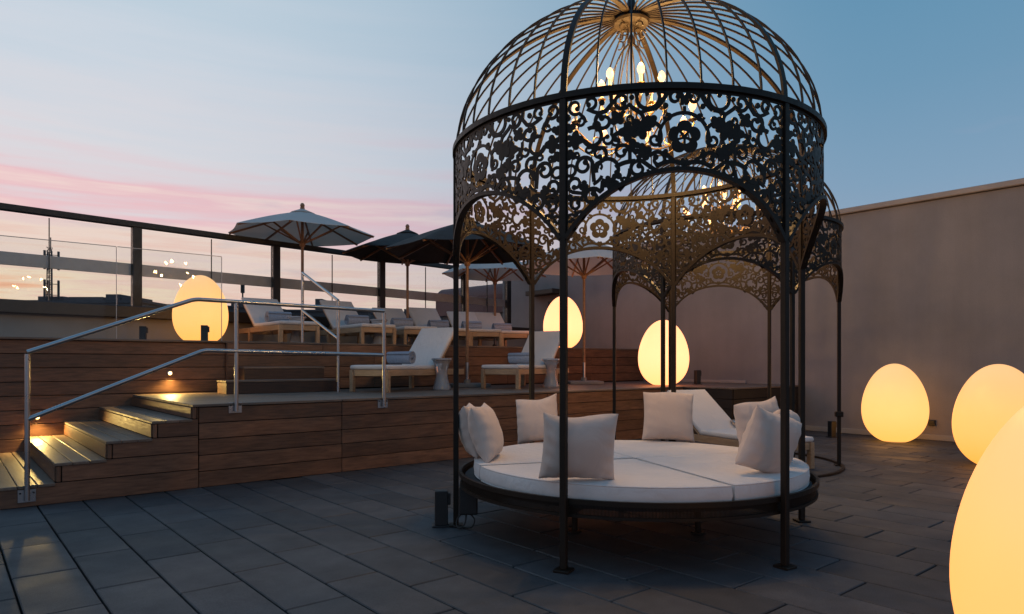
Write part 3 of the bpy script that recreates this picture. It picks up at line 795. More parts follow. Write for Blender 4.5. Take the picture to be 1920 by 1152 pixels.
# the round bed frame welded between the posts of the first one
bf = link('bed_platform', MB().lathe([(1.20, 0.351), (1.235, 0.356), (1.235, 0.376), (1.20, 0.381)], 72).mesh('bed_platform', 40), 'bed_dark', g1)
link('upper_hoop', ringm(1.268, 0.400, 0.020, 0.030), 'iron', g1)
link('lower_hoop', ringm(1.262, 0.318, 0.020, 0.018), 'iron', g1)
bm_ = MB()
for i in range(1000):
    a = 2*PI*i/1000; bm_.bar((1.256*math.cos(a), 1.256*math.sin(a), 0.325), (1.256*math.cos(a), 1.256*math.sin(a), 0.39), 0.0042, 0.003, (math.cos(a), math.sin(a), 0))
tag(link('hoop_mesh', bm_.mesh('hoop_mesh'), 'iron', g1), 'fine upright mesh strips between the two hoops', None, kind='stuff')
for k in range(6):
    a = R_(60*k); link('spoke_bar', MB().bar((0.1*math.cos(a), 0.1*math.sin(a), 0.335), (1.26*math.cos(a), 1.26*math.sin(a), 0.335), 0.04, 0.05).mesh('spoke_bar'), 'iron', g1)
for k in range(3):
    a = R_(85+120*k); link('bed_foot', MB().tube([(0.5*math.cos(a), 0.5*math.sin(a), 0.0), (0.5*math.cos(a), 0.5*math.sin(a), 0.34)], 0.022, 10).lathe([(0.05, 0), (0.05, 0.012)], 14, (0.5*math.cos(a), 0.5*math.sin(a), 0)).mesh('bed_foot', 40), 'iron', g1)

# ------------------------------------------------------------------ cushions and pillows
def inset(poly, d):
    n = len(poly); out = []
    for i in range(n):
        p, a, b = poly[i], poly[i-1], poly[(i+1) % n]
        e0 = Vector((p[0]-a[0], p[1]-a[1])).normalized(); e1 = Vector((b[0]-p[0], b[1]-p[1])).normalized()
        n0 = Vector((-e0.y, e0.x)); n1 = Vector((-e1.y, e1.x)); m_ = n0+n1
        m_ = m_/max(0.4, m_.dot(n0)) if m_.length > 1e-6 else n0
        out.append((p[0]+m_.x*d, p[1]+m_.y*d))
    return out
def cushion(poly, h, rd, crown=0.008, mb=None, fx=None):
    m = mb or MB(); o0 = len(m.v); n = len(poly)
    prof = [(rd*0.7, 0.0), (rd*0.15, rd*0.35), (0, rd*0.8), (-0.004, h*0.5), (0, h-rd*0.8), (rd*0.06, h-rd*0.4), (rd*0.3, h-rd*0.12), (rd*0.75, h), (rd*2.2, h+crown*0.6)]
    for d, z in prof:
        for x, y in inset(poly, d): m.v.append((x, y, z))
    for i in range(len(prof)-1):
        for k in range(n):
            k2 = (k+1) % n; m.f.append((o0+i*n+k, o0+i*n+k2, o0+(i+1)*n+k2, o0+(i+1)*n+k))
    cx = sum(p[0] for p in poly)/n; cy = sum(p[1] for p in poly)/n
    m.v.append((cx, cy, h+crown)); c = len(m.v)-1; top = o0+(len(prof)-1)*n
    for k in range(n): m.f.append((top+k, top+(k+1) % n, c))
    m.f.append(tuple(o0+k for k in range(n))[::-1])
    if fx: m.v[o0:] = [fx(*p) for p in m.v[o0:]]
    return m
def quarter(R, n=26):
    g_ = 0.011; pts = [(g_, g_)]
    for i in range(1, 8): pts.append((g_+(R-g_)*i/8, g_))
    for i in range(n+1):
        a = math.asin(g_/R) + (PI/2-2*math.asin(g_/R))*i/n; pts.append((R*math.cos(a), R*math.sin(a)))
    for i in range(7, 0, -1): pts.append((g_, g_+(R-g_)*i/8))
    return pts
QM = cushion(quarter(1.185), 0.112, 0.028).mesh('cushion', 50); QM.materials.append(M['white_fab'])
_q = inset(quarter(1.185), 0.0035)
PM = MB().tube([(x, y, 0.112-0.006) for x, y in _q], 0.0042, 6, True).tube([(x, y, 0.010) for x, y in _q], 0.0042, 6, True).mesh('piping', 60); PM.materials.append(M['white_fab'])
for k, (an, lb) in enumerate(((18, 'white quarter cushion at the back of the daybed, under the large square pillow'), (108, 'white quarter cushion of the daybed under the edge-on and the tilted pillows'),
                             (198, 'white quarter cushion at the front of the daybed, under the near-post pillow'), (288, 'white quarter cushion of the daybed carrying three bunched pillows'))):
    o = link('daybed_cushion', QM, None, None, (C1[0]+0.02, C1[1]-0.03, 0.382+0.004*(k % 2)), (0, 0, R_(an)))
    link('piping', PM, None, o)
    tag(o, lb, 'cushion', 'quarter cushions of the round daybed')

def pillow_mesh(w, h, t, seed):
    r_ = random.Random(seed); n = 34; m = MB(); ph = [r_.uniform(0, 6) for _ in range(8)]
    def side(sg):
        for j in range(n+1):
            for i in range(n+1):
                u, v = 2*i/n-1, 2*j/n-1
                px = u*(1-0.065*(1-v*v)*abs(u)**1.5) ; pz = v*(1-0.065*(1-u*u)*abs(v)**1.5)
                f = (max(0, 1-abs(u)**2.6)*max(0, 1-abs(v)**2.6))**0.52
                wr = 0.007*math.sin(4*u+3*v+ph[0])*math.sin(3*v-2*u+ph[1]) + 0.010*math.sin(15*v+5*u+ph[2])*abs(u)**3 + 0.009*math.sin(17*u-4*v+ph[3])*abs(v)**3 - 0.008*max(0, math.sin(9*(u*math.cos(ph[5])+v*math.sin(ph[5]))+ph[6]))**4*(u*u+v*v)/2
                y = sg*(t/2*f + 0.002 + wr*min(1, f*2.2)*0.55)
                sag = 0.03*(1-v)*0.5
                m.v.append((px*w/2*(1+sag), y, (pz+1)*h/2 + (0.012*math.sin(3*u+ph[4]))*(v+1)/2))
    side(1); side(-1); N2 = (n+1)**2
    for sg, o in ((0, 0), (1, N2)):
        for j in range(n):
            for i in range(n):
                q = (o+j*(n+1)+i, o+j*(n+1)+i+1, o+(j+1)*(n+1)+i+1, o+(j+1)*(n+1)+i); m.f.append(q if sg else q[::-1])
    rim = [i for i in range(n)] + [j*(n+1)+n for j in range(n)] + [n*(n+1)+n-i for i in range(n)] + [(n-j)*(n+1) for j in range(n)]
    for k in range(len(rim)):
        a, b = rim[k], rim[(k+1) % len(rim)]; m.f.append((a, b, N2+b, N2+a))
    return m.mesh('pillow', 60)
ZM = 0.50
pill = [  # x, y, yaw, tilt, roll, size, label
 (0.385, 4.07, 4, 10, 2, 0.445, 0.40, 'beige pillow leaning on the near post over the front cushion'),
 (-0.13, 4.96, 80, -17, -2, 0.42, 0.40, 'beige pillow seen edge-on against the outermost side post'),
 (-0.25, 5.16, 88, -14, 0, 0.40, 0.38, 'pale pillow tucked behind the edge-on pillow at the side post'),
 (0.235, 5.98, -24, -14, -10, 0.40, 0.40, 'tilted beige pillow behind the near post, propped on a rear post'),
 (1.385, 6.05, 3, -10, 3, 0.46, 0.44, 'large square beige pillow upright in front of the twin rear posts'),
 (1.555, 4.30, 28, 8, 19, 0.42, 0.40, 'plump beige pillow slumped inside the near post beside the cushion gap'),
 (1.80, 4.74, 54, 16, 8, 0.40, 0.39, 'beige pillow standing just outside the slumped pillow'),
 (1.94, 5.26, 24, -4, -9, 0.42, 0.41, 'pinkish beige pillow at the back edge beside the foot of the lounger')]
for i, (x, y, yaw, tilt, roll, s_, hh, lb) in enumerate(pill):
    o = link('pillow', pillow_mesh(s_, hh, 0.20, 40+i), 'beige_fab', None, (x, y, ZM+0.004), (R_(tilt), R_(roll), R_(yaw)))
    tag(o, lb, 'pillow', 'pillows on the round daybed')

# ------------------------------------------------------------------ chandeliers
def chandelier_parts(c):
    zc = 3.0
    m = MB().tube([(0, 0, zc-0.16), (0, 0, ZB+DH-0.06)], 0.010, 8)
    m.lathe([(0.004, -0.24), (0.03, -0.21), (0.045, -0.17), (0.03, -0.13), (0.015, -0.10), (0.03, -0.06), (0.03, -0.03), (0.012, 0.0)], 14, (0, 0, zc))
    m.lathe([(0.012, 0.55), (0.03, 0.57), (0.03, 0.60), (0.012, 0.64)], 12, (0, 0, zc))
    stem = m.mesh('stem', 40)
    m = MB()
    for k in range(8):
        a = 2*PI*k/8+0.2; pts = []
        for i in range(17):
            u = i/16; r_ = 0.02 + 0.135*math.sin(PI*u)**0.8 ; pts.append((r_*math.cos(a), r_*math.sin(a), zc-0.05+0.62*u))
        m.tube(pts, 0.0055, 5)
    cage = m.mesh('cage', 50)
    m = MB()
    for k in range(4):
        a = 2*PI*k/4+0.4
        for (cx, cz, r_) in ((0.075, 0.66, 0.045), (0.115, 0.60, 0.03)):
            m.tube([((cx+r_*math.cos(q*PI/8))*math.cos(a), (cx+r_*math.cos(q*PI/8))*math.sin(a), zc+cz+r_*math.sin(q*PI/8)) for q in range(15)], 0.0055, 5)
    curls = m.mesh('top_scrolls', 50)
    return stem, cage, curls
def arm_mesh(r1, z1):
    pts = []
    for i in range(17):
        u = i/16; r_ = 0.03 + (r1-0.03)*u; z = z1 - 0.05*math.sin(u*PI)*2.0 - 0.0 + (0.0)
        pts.append((r_, 0, z-0.055*(1-u)))
    pts.append((r1+0.012, 0, z1+0.02)); pts.append((r1, 0, z1+0.035))
    m = MB().tube(pts, 0.0065, 6)
    m.tube([(r1*0.62+0.03*math.cos(q*PI/7), 0, z1-0.075+0.03*math.sin(q*PI/7)) for q in range(12)], 0.005, 5)
    m.lathe([(0.006, 0), (0.03, 0.012), (0.033, 0.018), (0.008, 0.02)], 12, (r1, 0, z1+0.03))
    return m.mesh('arm', 50)
def candle_mesh(r1, z1): return MB().lathe([(0.0115, 0), (0.0115, 0.062)], 10, (r1, 0, z1+0.048)).mesh('candle', 40)
def bulb_mesh(r1, z1): return MB().lathe([(0.008, 0), (0.018, 0.010), (0.026, 0.026), (0.028, 0.040), (0.024, 0.058), (0.013, 0.076), (0.001, 0.086)], 12, (r1, 0, z1+0.111)).mesh('bulb', 60)
def drop_mesh(r1, z1):
    m = MB()
    m.lathe([(0.001, -0.075), (0.012, -0.055), (0.009, -0.035), (0.001, -0.02)], 6, (r1, 0, z1+0.03))
    return m.mesh('crystal_drop')
TI = ((8, 0.45, 2.89, 0.12), (6, 0.225, 3.14, 0.45))
CP = chandelier_parts(None); AR = [(arm_mesh(r, z), candle_mesh(r, z), bulb_mesh(r, z), drop_mesh(r, z)) for n, r, z, o_ in TI]
for i, k in enumerate(('iron', 'iron', 'iron')): CP[i].materials.append(M[k])
for t_ in AR:
    for me, k in zip(t_, ('gilt', 'candle', 'bulb', 'crystal')): me.materials.append(M[k])
def chandelier(label, c, rot, power):
    t_ = thing('chandelier', label, 'chandelier', (c[0], c[1], 0), R_(rot), 'candle chandeliers in the gazebos')
    link('stem', CP[0], None, t_); link('cage', CP[1], None, t_); link('top_scrolls', CP[2], None, t_)
    tot = sum(q[0] for q in TI)
    for (n, r1, z1, o_), (am, cdl, bl, dr) in zip(TI, AR):
        for k in range(n):
            an = 2*PI*k/n + o_
            ao = link('arm', am, None, t_, (0, 0, 0), (0, 0, an)); link('candle', cdl, None, ao); link('bulb', bl, None, ao); link('crystal_drop', dr, None, ao)
            if k % 2 == 0:
                ld = bpy.data.lights.new('bulb_lamp', 'POINT'); ld.energy = power/7; ld.color = (1.0, 0.56, 0.19); ld.shadow_soft_size = 0.03
                lo = bpy.data.objects.new('bulb_lamp', ld); COL.objects.link(lo); lo.parent = t_
                lo.location = (r1*math.cos(an), r1*math.sin(an), z1+0.24)
chandelier('lit candle chandelier under the dome of the daybed gazebo', C1, 12, 185)
chandelier('lit candle chandelier in the second gazebo further back', C2, 40, 200)

# ------------------------------------------------------------------ egg lamps
def egg_mesh(w, h):
    prof = []; n = 40; tb = 0.34
    zz0 = h*0.5*(1-math.cos(tb))
    for i in range(n+1):
        t = tb + (PI-0.02-tb)*i/n
        z = h*0.5*(1-math.cos(t)); r = w/2*math.sin(t)*(1+0.15*math.cos(t)+0.02*math.cos(2*t))
        prof.append((r, z))
    k = h/(prof[-1][1]-prof[0][1]); z0 = prof[0][1]; mr = max(p[0] for p in prof)
    prof = [(r*w/2/mr, (z-z0)*k) for r, z in prof]
    return MB().lathe(prof, 56).mesh('egg_shade', 60)
EG = {}
def egg(label, x, y, z, m='egg', w=0.90, h=1.17):
    if (w, h, m) not in EG: EG[(w, h, m)] = egg_mesh(w, h)
    t_ = thing('egg_lamp', label, 'egg lamp', (x, y, z), 0, 'glowing egg lamps')
    link('shade', EG[(w, h, m)], m, t_, (0, 0, 0.012))
    link('base', MB().lathe([(w*0.17, 0), (w*0.17, 0.014)], 28).mesh('base', 40), 'white_fab', t_)
egg('huge glowing egg lamp cut by the picture edge, nearest to us', 1.88, 2.10, 0)
egg('big glowing egg lamp partly hidden by the huge one', 5.56, 7.8, 0)
egg('glowing egg lamp on the paving against the taupe wall', 5.80, 10.35, 0, 'egg_warm')
egg('glowing egg lamp on the lower deck behind twin gazebo posts', 2.64, 11.9, Z1, 'egg_bright', 0.87, 1.13)
egg('glowing egg lamp on the upper deck behind the clear stool', 1.06, 14.2, Z2, 'egg_bright', 0.82, 1.08)
egg('glowing egg lamp on the upper deck behind the stair handrail', -4.97, 10.9, Z2, 'egg_warm', 0.82, 1.09)

# ------------------------------------------------------------------ loungers, towels, stools
def lounger_parts():
    sp, Ln, Wd = {}, 1.95, 0.66
    legs = [(0.035, -Wd/2+0.03), (0.035, Wd/2-0.03), (1.38, -Wd/2+0.03), (1.38, Wd/2-0.03)]
    LEG = MB().box((0, 0, 0.15), (0.062, 0.06, 0.30), 0.005).mesh('leg'); LEG.materials.append(M['teak'])
    RAIL = MB().box((0, 0, 0), (1.86, 0.032, 0.085), 0.005).mesh('side_rail'); RAIL.materials.append(M['teak'])
    END = MB().box((0, 0, 0), (Wd-0.12, 0.032, 0.085), 0.005).mesh('end_rail'); END.materials.append(M['teak'])
    SL_ = MB().box((0, 0, 0), (Wd-0.07, 0.06, 0.016), 0.003).mesh('slat'); SL_.materials.append(M['teak'])
    ang = R_(50)
    rect = lambda x0, x1, w: [(x0+(x1-x0)*i/10, -w) for i in range(11)] + [(x1, -w+2*w*j/4) for j in range(1, 4)] + [(x1-(x1-x0)*i/10, w) for i in range(11)] + [(x0, w-2*w*j/4) for j in range(1, 4)]
    SEAT = cushion(rect(0.01, 1.17, 0.315), 0.06, 0.022, 0.006).mesh('seat_cushion', 50); SEAT.materials.append(M['white_fab'])
    BACK = cushion(rect(0.0, 0.80, 0.315), 0.055, 0.022, 0.006).mesh('back_cushion', 50); BACK.materials.append(M['white_fab'])
    BF = MB().box((0.40, -0.285, -0.02), (0.78, 0.035, 0.03), 0.004).box((0.40, 0.285, -0.02), (0.78, 0.035, 0.03), 0.004)
    for i in range(5): BF.box((0.08+0.16*i, 0, -0.019), (0.06, 0.54, 0.016), 0.002)
    BF = BF.mesh('back_frame'); BF.materials.append(M['teak'])
    return legs, LEG, RAIL, END, SL_, SEAT, BACK, BF, Wd
LP = lounger_parts()
def lounger(label, x, y, z, head_deg, back=50, group='loungers'):
    """(x, y) is the middle of the foot end; head_deg the direction the head lies in"""
    legs, LEG, RAIL, END, SL_, SEAT, BACK, BF, Wd = LP
    t_ = thing('sun_lounger', label, 'sun lounger', (x, y, z), R_(head_deg), group)
    for lx, ly in legs: link('leg', LEG, None, t_, (lx, ly, 0))
    for sy in (-1, 1): link('side_rail', RAIL, None, t_, (0.99, sy*(Wd/2-0.03), 0.2585))
    for xx in (0.035, 1.90): link('end_rail', END, None, t_, (xx, 0, 0.2575), (0, 0, R_(90)))
    for i in range(9): link('slat', SL_, None, t_, (0.12+0.12*i, 0, 0.293), (0, 0, R_(90)))
    link('seat_cushion', SEAT, None, t_, (0, 0, 0.303))
    f_ = link('back_frame', BF, None, t_, (1.17, 0, 0.315), (0, -R_(back), 0))
    link('back_cushion', BACK, None, f_, (0, 0, 0.0))
    link('prop', MB().bar((1.17+0.5*math.cos(R_(back)), 0, 0.30+0.5*math.sin(R_(back))), (1.72, 0, 0.27), 0.30, 0.02).mesh('prop'), 'teak', t_)
    return t_
def towel_mesh():
    m = MB(); n = 110; ln = 0.40; pts = []
    turns = 3.4
    for i in range(n+1):
        u = i/n; a = u*turns*2*PI; r_ = 0.020+0.072*u; pts.append((r_*math.cos(a), r_*math.sin(a)))
    o = 0; th = 0.0072
    for i, (x, zz) in enumerate(pts):
        l = math.hypot(x, zz); nx, nz = x/l, zz/l
        for yy, e in ((-ln/2, 1), (ln/2, 1), (ln/2, -1), (-ln/2, -1)):
            k = 0.004*math.sin(i*0.9+yy*20) if e > 0 else 0
            m.v.append((x+nx*e*th, yy+(0.006*math.sin(i*0.35) if abs(yy) > 0 else 0), zz+nz*e*th+0.097+k))
    for i in range(n):
        for k in range(4): m.f.append((i*4+k, i*4+4+k, i*4+4+(k+1) % 4, i*4+(k+1) % 4))
    m.f.append((0, 1, 2, 3)); m.f.append((n*4, n*4+1, n*4+2, n*4+3))
    return m.mesh('towel', 50)
TW = towel_mesh(); TW.materials.append(M['towel'])
def towel(label, lx, ly, z, head, dist, side=0.0, yaw=0):
    h = R_(head); x = lx + math.cos(h)*dist - math.sin(h)*side; y = ly + math.sin(h)*dist + math.cos(h)*side
    tag(link('rolled_towel', TW, None, None, (x, y, z+0.366), (0, 0, h+R_(yaw))), label, 'towel', 'rolled towels on the loungers')
def stool(label, x, y, z):
    t_ = thing('acrylic_stool', label, 'stool', (x, y, z), 0, 'clear faceted stools')
    prof = [(0.128, 0.0), (0.132, 0.02), (0.118, 0.07), (0.104, 0.12), (0.092, 0.17), (0.086, 0.22), (0.085, 0.26), (0.090, 0.30), (0.102, 0.345), (0.118, 0.39), (0.136, 0.43)]
    link('body', MB().lathe(prof, 18, (0, 0, 0), True).mesh('body'), 'acrylic', t_)
    link('seat', MB().lathe([(0.140, 0.431), (0.150, 0.438), (0.150, 0.455), (0.142, 0.462), (0.02, 0.455)], 30).mesh('seat', 40), 'acrylic', t_)
lounger('white lounger on the lower deck behind the end of the stair handrail', -1.93, 9.15, Z1, 62, 48, 'loungers on the lower deck')
towel('blue-grey towel roll on the lower-deck lounger by the handrail end', -1.93, 9.15, Z1, 62, 0.72, 0, 0)
lounger('white lounger on the lower deck between two gazebo posts', -0.19, 10.30, Z1, 62, 48, 'loungers on the lower deck')
towel('blue-grey towel roll on the lower-deck lounger between gazebo posts', -0.19, 10.30, Z1, 62, 0.72, 0, 0)
stool('clear faceted stool beside the lower-deck lounger by the handrail end', -1.03, 10.0, Z1)
stool('clear faceted stool in front of the egg lamp on the upper deck', 0.63, 11.05, Z1)
stool('clear faceted stool behind the lounger in the second gazebo', 2.95, 8.75, 0)
stool('clear faceted stool seen under the first upper-deck lounger', -3.53, 11.2, Z2)
stool('clear faceted stool beside the second upper-deck lounger', -2.32, 11.9, Z2)
# upper deck row: foot corner u, head direction
UL = [(563, 10.75, 130, 'first of the row, beside the egg lamp'), (711, 11.55, 127, 'second of the row, by the step handrail'),
      (790, 12.3, 122, 'third of the row'), (855, 12.9, 118, 'fourth of the row, beside the black parasol pole'),
      (912, 13.3, 112, 'fifth of the row, with the lit foot frame'), (968, 14.0, 110, 'last of the row, next to the wall')]
for i, (u, y, h, lb) in enumerate(UL):
    x = (u-960)/1280*y
    lounger('white lounger on the upper deck, ' + lb, x, y, Z2, h + (0, 1.5, -2, 1, -1.5, 2)[i], (38, 41, 35, 40, 36, 39)[i], 'loungers on the upper deck')
    towel('towel roll on the upper-deck lounger that is ' + lb.split(',')[0], x, y, Z2, h, 0.84, 0.02, 2)
lounger('white lounger standing on the paving inside the second gazebo', 3.12, 7.55, 0, 116, 37, 'lounger inside the second gazebo')

# ------------------------------------------------------------------ parasols
def parasol(label, x, y, z, R, rim, rise, cloth, rot=10, base=True):
    t_ = thing('parasol', label, 'parasol', (x, y, z), R_(rot), 'timber parasols on the decks')
    m = MB(); n = 8; K = 10; J = 6
    top = rim + rise
    def pt(r_, k, j, dz):
        a0, a1 = 2*PI*k/n, 2*PI*(k+1)/n; u = j/J
        p0 = Vector((math.cos(a0), math.sin(a0), 0)); p1 = Vector((math.cos(a1), math.sin(a1), 0))
        p = p0.lerp(p1, u)*r_*R; sag = 0.012*math.sin(PI*u)*(r_**1.5)
        p *= (1-0.018*math.sin(PI*u)*r_**3)
        zz = rim + rise*(1-r_)**1.0 + 0.05*math.sin(PI*r_)*rise - sag
        return (p.x, p.y, zz+dz)
    for dz in (0.0, -0.006):
        o = len(m.v)
        for k in range(n):
            for j in range(J):
                for i in range(K+1): m.v.append(pt(0.05+0.95*i/K, k, j, dz))
        tot = n*J
        for q in range(tot):
            q2 = (q+1) % tot
            for i in range(K):
                f = (o+q*(K+1)+i, o+q*(K+1)+i+1, o+q2*(K+1)+i+1, o+q2*(K+1)+i); m.f.append(f if dz == 0 else f[::-1])
    o2 = n*J*(K+1)
    for q in range(n*J):
        q2 = (q+1) % (n*J); m.f.append((q*(K+1)+K, o2+q*(K+1)+K, o2+q2*(K+1)+K, q2*(K+1)+K))
    cn = link('canopy', m.mesh('canopy', 25), cloth, t_)
    v_ = MB(); o = 0
    for k in range(n*2):
        a = 2*PI*k/(n*2)
        for r_, zz in ((0.03, top+0.035), (0.17*R*(1 if k % 2 == 0 else 0.95), top-0.13*rise+0.014), (0.165*R*(1 if k % 2 == 0 else 0.95), top-0.135*rise+0.004), (0.03, top+0.025)):
            v_.v.append((r_*math.cos(a), r_*math.sin(a), zz))
    for k in range(n*2):
        k2 = (k+1) % (n*2)
        for i in range(4): v_.f.append((k*4+i, k*4+(i+1) % 4, k2*4+(i+1) % 4, k2*4+i))
    link('vent_cap', v_.mesh('vent_cap', 30), cloth, cn)
    for k in range(n):
        a = 2*PI*k/n; c, s_ = math.cos(a), math.sin(a)
        rb = link('rib', MB().bar((0.05*c, 0.05*s_, top-0.05), (R*0.985*c, R*0.985*s_, rim-0.022), 0.026, 0.03).mesh('rib'), 'pole', t_)
        link('strut', MB().bar((0.045*c, 0.045*s_, rim-0.16), (R*0.52*c, R*0.52*s_, rim+rise*0.46-0.03), 0.024, 0.026).mesh('strut'), 'pole', rb)
    link('pole', MB().tube([(0, 0, 0.02), (0, 0, top+0.05)], 0.026, 14).mesh('pole', 40), 'pole', t_)
    link('runner', MB().lathe([(0.035, -0.07), (0.05, -0.05), (0.055, 0.03), (0.04, 0.05)], 16, (0, 0, rim-0.16)).mesh('runner', 40), 'pole', t_)
    link('finial', MB().lathe([(0.04, 0.0), (0.042, 0.03), (0.03, 0.04), (0.042, 0.06), (0.036, 0.09), (0.02, 0.11), (0.004, 0.115)], 16, (0, 0, top+0.03)).mesh('finial', 40), 'pole', t_)
    link('lower_sleeve', MB().tube([(0, 0, 0.05), (0, 0, 0.40)], 0.029, 14).mesh('lower_sleeve', 40), 'steel', t_)
    link('base', MB().box((0, 0, 0.03), (0.62, 0.62, 0.055), 0.008).lathe([(0.06, 0.055), (0.05, 0.12)], 16).mesh('base', 30), 'base_stone', t_)
P_ = lambda u, y: ((u-960)/1280*y, y)
parasol('open white parasol by itself in front of the glazed fence', *P_(567, 12.3), Z2, 1.28, 2.02, 0.42, 'parasol_white', 8)
parasol('open black parasol further back beside the white one', *P_(764, 13.6), Z2, 1.28, 1.86, 0.46, 'parasol_black', 14)
parasol('open black parasol on the lower deck, overlapped by the gazebo fretwork', *P_(876, 11.2), Z1, 1.35, 2.21, 0.52, 'parasol_black', 20)
parasol('white parasol on the lower deck seen under the gazebo arch', *P_(1095, 12.7), Z1, 1.28, 2.18, 0.52, 'parasol_white', 5)
parasol('white parasol at the back of the upper deck behind the black ones', *P_(928, 15.6), Z2, 1.22, 1.72, 0.5, 'parasol_white', 12)

# ------------------------------------------------------------------ power bollards, box and cable
def bollard(label, x, y, z, rz=10):
    t_ = thing('power_bollard', label, 'power bollard', (x, y, z), R_(rz), 'black power bollards')
    link('body', MB().box((0, 0, 0.135), (0.095, 0.085, 0.25), 0.004).mesh('body'), 'black', t_)
    link('foot_plate', MB().box((0, 0, 0.006), (0.135, 0.125, 0.011), 0.002).mesh('foot_plate'), 'black', t_)
    link('socket_cover', MB().box((0.056, 0, 0.20), (0.022, 0.07, 0.085), 0.004).mesh('socket_cover'), 'black', t_)
bollard('black power bollard on the paving beside the daybed gazebo', -0.52, 5.02, 0, 8)
bollard('black power bollard on the paving by the taupe wall', 5.13, 10.95, 0, 20)
bollard('black power bollard on the lower deck beside the egg lamp', 3.38, 12.45, Z1, 20)
bollard('black power bollard silhouetted against the upper-deck egg lamp', -4.55, 10.1, Z2, 20)
bollard('black power bollard on the upper deck behind the glass balustrade', -5.62, 10.4, Z2, 20)
bx = thing('transformer_box', 'black transformer box fixed low on a side post of the gazebo', 'power box', (-0.315, 4.93, 0.10), R_(3))
link('body', MB().box((0, 0, 0.105), (0.135, 0.07, 0.20), 0.006).mesh('body'), 'black', bx)
link('lid', MB().box((0, -0.037, 0.105), (0.118, 0.008, 0.182), 0.003).mesh('lid'), 'black', bx)
cb = [(-0.33, 4.93, 0.11), (-0.34, 4.90, 0.04), (-0.38, 4.89, 0.012), (-0.40, 4.92, 0.05), (-0.37, 4.93, 0.10), (-0.31, 4.92, 0.11), (-0.27, 4.91, 0.07), (-0.29, 4.90, 0.02), (-0.36, 4.92, 0.011), (-0.44, 4.98, 0.011), (-0.47, 5.01, 0.012)]
def smooth_path(P, k=6):
    P = [Vector(p) for p in P]; out = []
    for i in range(len(P)-1):
        p0, p1, p2, p3 = P[max(i-1, 0)], P[i], P[i+1], P[min(i+2, len(P)-1)]
        for j in range(k):
            t = j/k; out.append(0.5*((2*p1)+(p2-p0)*t+(2*p0-5*p1+4*p2-p3)*t*t+(3*p1-p0-3*p2+p3)*t**3))
    out.append(P[-1]); return out
tag(link('power_cable', MB().tube(smooth_path(cb), 0.006, 8).mesh('power_cable', 60), 'cable'), 'thin black cable coiled below the transformer box', 'cable')

# ------------------------------------------------------------------ the city beyond the fence
M['far'] = simple('far_building', (0.085, 0.075, 0.08), 0.9, 0, 0.2, 0.3)
M['far2'] = simple('far_pale_building', (0.16, 0.15, 0.15), 0.9, 0, 0.15, 0.3)
M['maroon'] = simple('maroon_metal_roof', (0.13, 0.055, 0.055), 0.6, 0.1, 0.15, 0.5)
M['farwin'] = simple('far_window', (0.03, 0.035, 0.045), 0.2)
def far_block(label, u0, u1, vtop, y, depth, m, extra=()):
    x0, x1 = (u0-960)/1280*y, (u1-960)/1280*y; zt = 1.2+(680-vtop)*y/1280; zb = -22
    t_ = thing('far_building', label, 'building', ((x0+x1)/2, y, zb), 0, 'buildings beyond the fence')
    w = x1-x0; h = zt-zb
    link('wall', MB().box((0, depth/2, h/2), (w, depth, h)).mesh('wall'), m, t_)
    link('roof_edge', MB().box((0, depth/2, h+0.1), (w+0.5, depth+0.5, 0.25)).mesh('roof_edge'), 'far', t_)
    wm = MB().box((0, 0, 0), (min(1.2, w*0.12), 0.12, 1.6)).mesh('window'); wm.materials.append(M['farwin'])
    nw = max(2, int(w/3.2))
    for r_ in range(2):
        for k in range(nw): link('window', wm, None, t_, (-w/2+w*(k+0.5)/nw, -0.03, h-2.2-3.1*r_))
    for (uu0, uu1, vv) in extra:
        xx0, xx1 = (uu0-960)/1280*y-(x0+x1)/2, (uu1-960)/1280*y-(x0+x1)/2; zz = 1.2+(680-vv)*y/1280-zb
        link('roof_house', MB().box(((xx0+xx1)/2, 2.0, (h+zz)/2), (xx1-xx0, 3.0, zz-h)).mesh('roof_house'), 'far', t_)
far_block('long flat-roofed building under the lattice mast', 40, 265, 568, 62, 14, 'far2', ((64, 112, 555), (122, 186, 556), (192, 219, 551), (223, 248, 556)))
far_block('low dark building behind the upper-deck egg lamp', 270, 470, 577, 85, 16, 'far', ((430, 470, 566), (300, 318, 570)))
far_block('low distant building with a square chimney block', 480, 690, 584, 95, 16, 'far', ((589, 602, 560), (640, 676, 578), (500, 530, 579)))
far_block('dark roofed building between the parasol poles', 700, 860, 589, 70, 14, 'far', ((756, 806, 579), (720, 746, 583)))
far_block('distant building at the outer end of the fence', -330, 30, 575, 80, 16, 'far', ())
mr = thing('barrel_roof_building', 'maroon rounded-roof building close behind the end of the fence', 'building', (-3.15, 28.2, -22), R_(-42))
def rounded(l, w, h, rd):
    m = MB(); pr = [(-w/2, 0)]
    for i in range(9): a = PI - PI/2*i/8; pr.append((-w/2+rd+rd*math.cos(a), h-rd+rd*math.sin(a)))
    for i in range(9): a = PI/2 - PI/2*i/8; pr.append((w/2-rd+rd*math.cos(a), h-rd+rd*math.sin(a)))
    pr.append((w/2, 0)); n = len(pr)
    for x in (0, l):
        for y, z in pr: m.v.append((x, y, z))
    for k in range(n): m.f.append((k, (k+1) % n, n+(k+1) % n, n+k))
    m.f.append(tuple(range(n))[::-1]); m.f.append(tuple(range(n, 2*n))); return m
link('roof', rounded(16, 9, 1.15, 0.5).mesh('roof', 40), 'maroon', mr, (0, 4.5, 25.1))
link('wall', MB().box((8, 4.5, 12.55), (15.6, 8.6, 25.1)).mesh('wall'), 'far2', mr)
rm = MB()
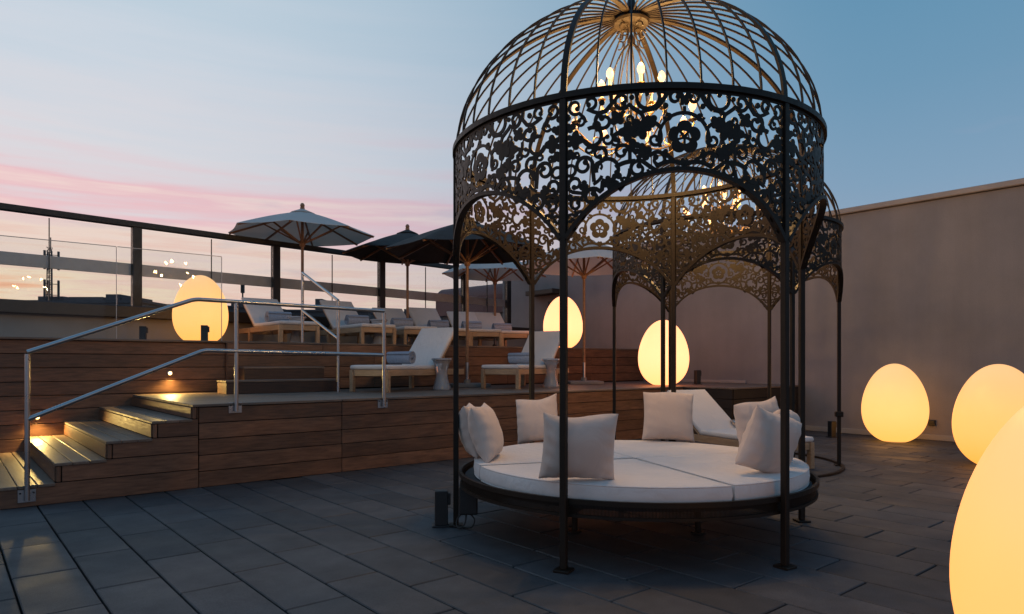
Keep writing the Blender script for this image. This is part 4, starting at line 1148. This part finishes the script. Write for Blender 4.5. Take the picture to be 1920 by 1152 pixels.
for i in range(22): rm.bar((0.6*i, -0.2, 23.4), (0.6*i, -0.2, 24.4), 0.03, 0.03)
rm.bar((0, -0.2, 24.42), (13, -0.2, 24.42), 0.05, 0.05); link('roof_railing', rm.mesh('roof_railing'), 'post', mr)
def mast(label, u, vtop, y, h):
    x = (u-960)/1280*y; zt = 1.2+(680-vtop)*y/1280
    t_ = thing('antenna_mast', label, 'antenna mast', (x, y, zt-h), 0, 'antenna masts on the roofs')
    m = MB(); w = 0.22
    for sx, sy in ((-1, -1), (1, -1), (0, 1)): m.tube([(sx*w, sy*w, 0), (sx*w*0.8, sy*w*0.8, h-0.6)], 0.05, 6)
    for i in range(12):
        z = h*i/12.6
        m.bar((-w, -w, z), (w, -w, z+h/14), 0.05, 0.05); m.bar((w, -w, z), (0, w, z+h/14), 0.05, 0.05); m.bar((0, w, z), (-w, -w, z+h/14), 0.05, 0.05)
    link('lattice', m.mesh('lattice'), 'post', t_)
    for zz in (h-1.5, h*0.22):
        for k in range(3):
            a = 2*PI*k/3+0.3; c, s_ = math.cos(a), math.sin(a)
            an = link('antenna_panel', MB().box((0.62*c, 0.62*s_, zz), (0.16, 0.16, 1.7), 0.02).mesh('antenna_panel'), 'post', t_)
            link('antenna_arm', MB().bar((0, 0, zz-0.5), (0.62*c, 0.62*s_, zz-0.5), 0.06, 0.06).bar((0, 0, zz+0.5), (0.62*c, 0.62*s_, zz+0.5), 0.06, 0.06).mesh('antenna_arm'), 'post', an)
    link('tip_rod', MB().tube([(0, 0, h-0.7), (0, 0, h+0.6)], 0.05, 6).mesh('tip_rod'), 'post', t_)
mast('tall lattice antenna mast above the flat-roofed building', 95, 458, 62, 5.3)
m2 = thing('roof_antenna', 'thin roof antenna pole behind the first upper lounger', 'antenna', ((455-960)/1280*60, 60, 6.0))
link('pole', MB().tube([(0, 0, 0), (0, 0, 2.9)], 0.07, 6).mesh('pole'), 'post', m2)
link('sensor_box', MB().box((0, 0, 2.0), (0.28, 0.28, 1.4), 0.03).mesh('sensor_box'), 'post', m2)
